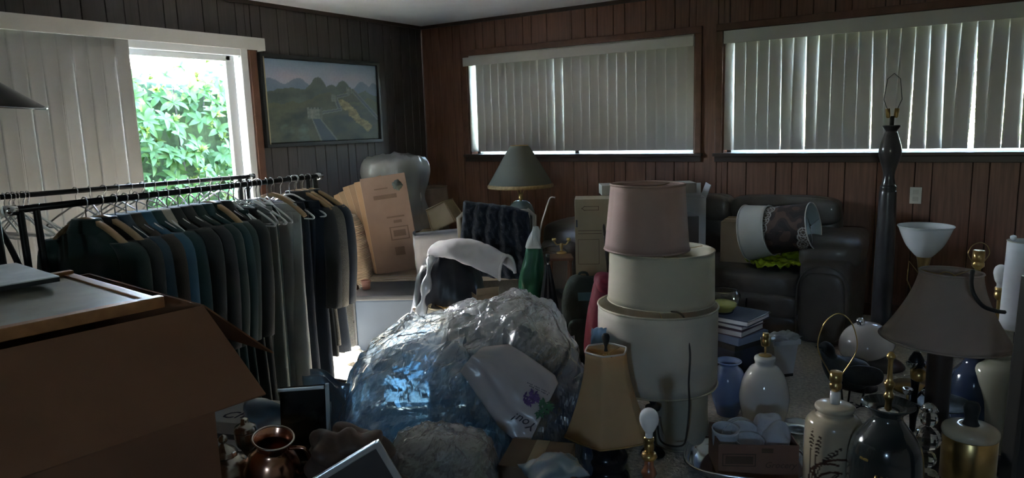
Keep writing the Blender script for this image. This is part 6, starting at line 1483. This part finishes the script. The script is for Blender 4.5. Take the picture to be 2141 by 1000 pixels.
# cylinder shade, bulb lamp and dark furniture edge at the far right
cy = T('cylinder_lamp', 'tall white cylinder lamp cut off by the right edge', 'lamp', gnd(2138, 600, 2.75), YAW)
zc0 = at(2136, 690, 2.75).z; zc1 = at(2136, 502, 2.75).z
lathe('base', [(0.0, 0), (0.09, 0), (0.09, 0.02), (0.02, 0.04), (0.015, zc0+0.02), (0.0, zc0+0.02)], m_rubber, cy)
shade(cy, 0.062, 0.068, zc1-zc0, M('white_paper_shade', (0.68, 0.70, 0.75), 0.7, var=0.03, transl=0.25), trim=m_wsh, loc=(0, 0, zc0), tr=0.002)
lathe('knob', smoothprof([(0.004, 0), (0.011, 0.008), (0.010, 0.018), (0, 0.022)], 3), m_china, cy, (-0.052, 0, zc1+0.004), seg=16)
sp = T('spot_lamp', 'small lamp with a bare pale bulb between the bell shade and the white cylinder', 'lamp', gnd(2092, 580, 2.95), YAW)
zs = at(2092, 602, 2.95).z
lathe('base', [(0.0, 0), (0.05, 0), (0.05, 0.015), (0.012, 0.03), (0.009, 0.04)], m_brass, sp); tube('pole', [(0, 0, 0.03), (0, 0, zs-0.05)], 0.007, m_brass, sp); socket(sp, zs-0.055, h=0.055); bulb(sp, zs, r=0.026)
# brass socket lamp seen above the bell shade
so_ = T('brass_lamp', 'brass lamp top with an empty harp sticking up behind the bell shade', 'lamp', gnd(2046, 540, 3.05), YAW)
z5 = at(2046, 565, 3.05).z
lathe('base', smoothprof([(0.0, 0), (0.07, 0), (0.05, 0.03), (0.02, 0.10), (0.035, 0.30), (0.015, 0.45), (0.012, z5)], 4)+[(0, z5)], m_brass, so_)
socket(so_, z5, r=0.024, h=0.085); harp(so_, z5+0.02, 0.10, 0.045)
# candelabra with shiny cups and glass lamp under the bell shade
cd = T('candelabra', 'brass and chrome candelabra with shiny cups under the big bell shade', 'candelabra', gnd(1914, 790, 2.85), YAW)
lathe('stem', smoothprof([(0.0, 0), (0.07, 0), (0.06, 0.02), (0.015, 0.04), (0.012, 0.2), (0.02, 0.26), (0.012, 0.30), (0.02, 0.42), (0.03, 0.46), (0.012, 0.50)], 4)+[(0, 0.5)], m_blackmetal, cd, seg=24)
for (x, y, z_) in ((-0.030, -0.02, 0.455), (0.036, -0.02, 0.45), (-0.04, -0.02, 0.345), (0.04, -0.02, 0.33)):
    a2 = tube('arm', [(0, 0, z_-0.07), (x*0.9, y, z_-0.055), (x, y, z_-0.015)], 0.005, m_brass, cd, smooth_path=3)
    lathe('cup', smoothprof([(0.004, -0.02), (0.016, -0.008), (0.021, 0.008), (0.017, 0.010), (0.0, 0.0)], 3), m_tin, a2, (x, y, z_), seg=20)
lathe('brass_ball', smoothprof([(0.0, -0.03), (0.022, -0.02), (0.03, 0.0), (0.022, 0.02), (0, 0.03)], 4), m_brass, cd, (0, -0.02, 0.41), seg=24)
wb_ = bulb(cd, 0.47, r=0.026, loc=(0.09, 0.02)); tube('bulb_stem', [(0.0, 0, 0.30), (0.07, 0.02, 0.36), (0.09, 0.02, 0.475)], 0.006, m_blackmetal, cd, smooth_path=4)
cg = T('crystal_lamp', 'clear cut glass lamp low between the dark vase and the gold band lamp', 'lamp', gnd(1938, 930, 2.5), YAW)
lathe('foot', [(0.0, 0), (0.075, 0), (0.075, 0.012), (0.03, 0.02), (0.0, 0.02)], m_chrome, cg)
zq = 0.02
for k, r_ in enumerate((0.040, 0.052, 0.034, 0.045, 0.03)):
    lathe('glass_ball', [(0.008, 0)] + [(r_*math.sin(PI*j/10), r_*(1-math.cos(PI*j/10))) for j in range(1, 10)] + [(0.008, 2*r_)], m_cglass, cg, (0, 0, zq), seg=10, smooth=False); zq += 2*r_-0.002
lathe('cap', [(0.012, 0), (0.03, 0.004), (0.02, 0.02), (0.006, 0.03), (0, 0.03)], m_chrome, cg, (0, 0, zq), seg=20)
nv = T('navy_vase', 'dark navy vase in the shadow below the bell shade', 'vase', gnd(2035, 800, 3.05), YAW)
lathe('body', smoothprof([(0.0, 0), (0.06, 0), (0.085, 0.10), (0.098, 0.24), (0.08, 0.33), (0.045, 0.38), (0.04, 0.42), (0.06, 0.45), (0.055, 0.453), (0.03, 0.42), (0.0, 0.41)], 5), M('navy_glaze', (0.03, 0.045, 0.09), 0.15, coat=0.6), nv)
jd = T('dark_dish', 'black metal dish on a stand between the candelabra and the crystal lamp', 'dish', gnd(1966, 860, 2.86), YAW)
lathe('stand', smoothprof([(0.0, 0), (0.06, 0), (0.02, 0.03), (0.012, 0.25), (0.02, 0.262)], 3)+[(0, 0.262)], m_iron, jd); lathe('dish', smoothprof([(0.0, 0.262), (0.05, 0.262), (0.11, 0.285), (0.108, 0.29), (0.05, 0.27), (0, 0.27)], 3), m_iron, jd)
dp = T('dark_screen', 'dark framed panel standing at the right edge of the picture', 'panel', gnd(2155, 700, 2.02), YAW+0.10)
zz = at(2140, 573, 2.02).z
box('panel', (0.10, 0.03, zz-0.03), (0.02, 0, (zz-0.03)/2+0.01), M('dark_panel', (0.012, 0.012, 0.013), 0.5), dp, rot=(0, 0.03, 0))
box('edge_rail', (0.018, 0.045, zz), (-0.032, 0, zz/2), M('dark_edge', (0.02, 0.018, 0.016), 0.3), dp, rot=(0, 0.03, 0))
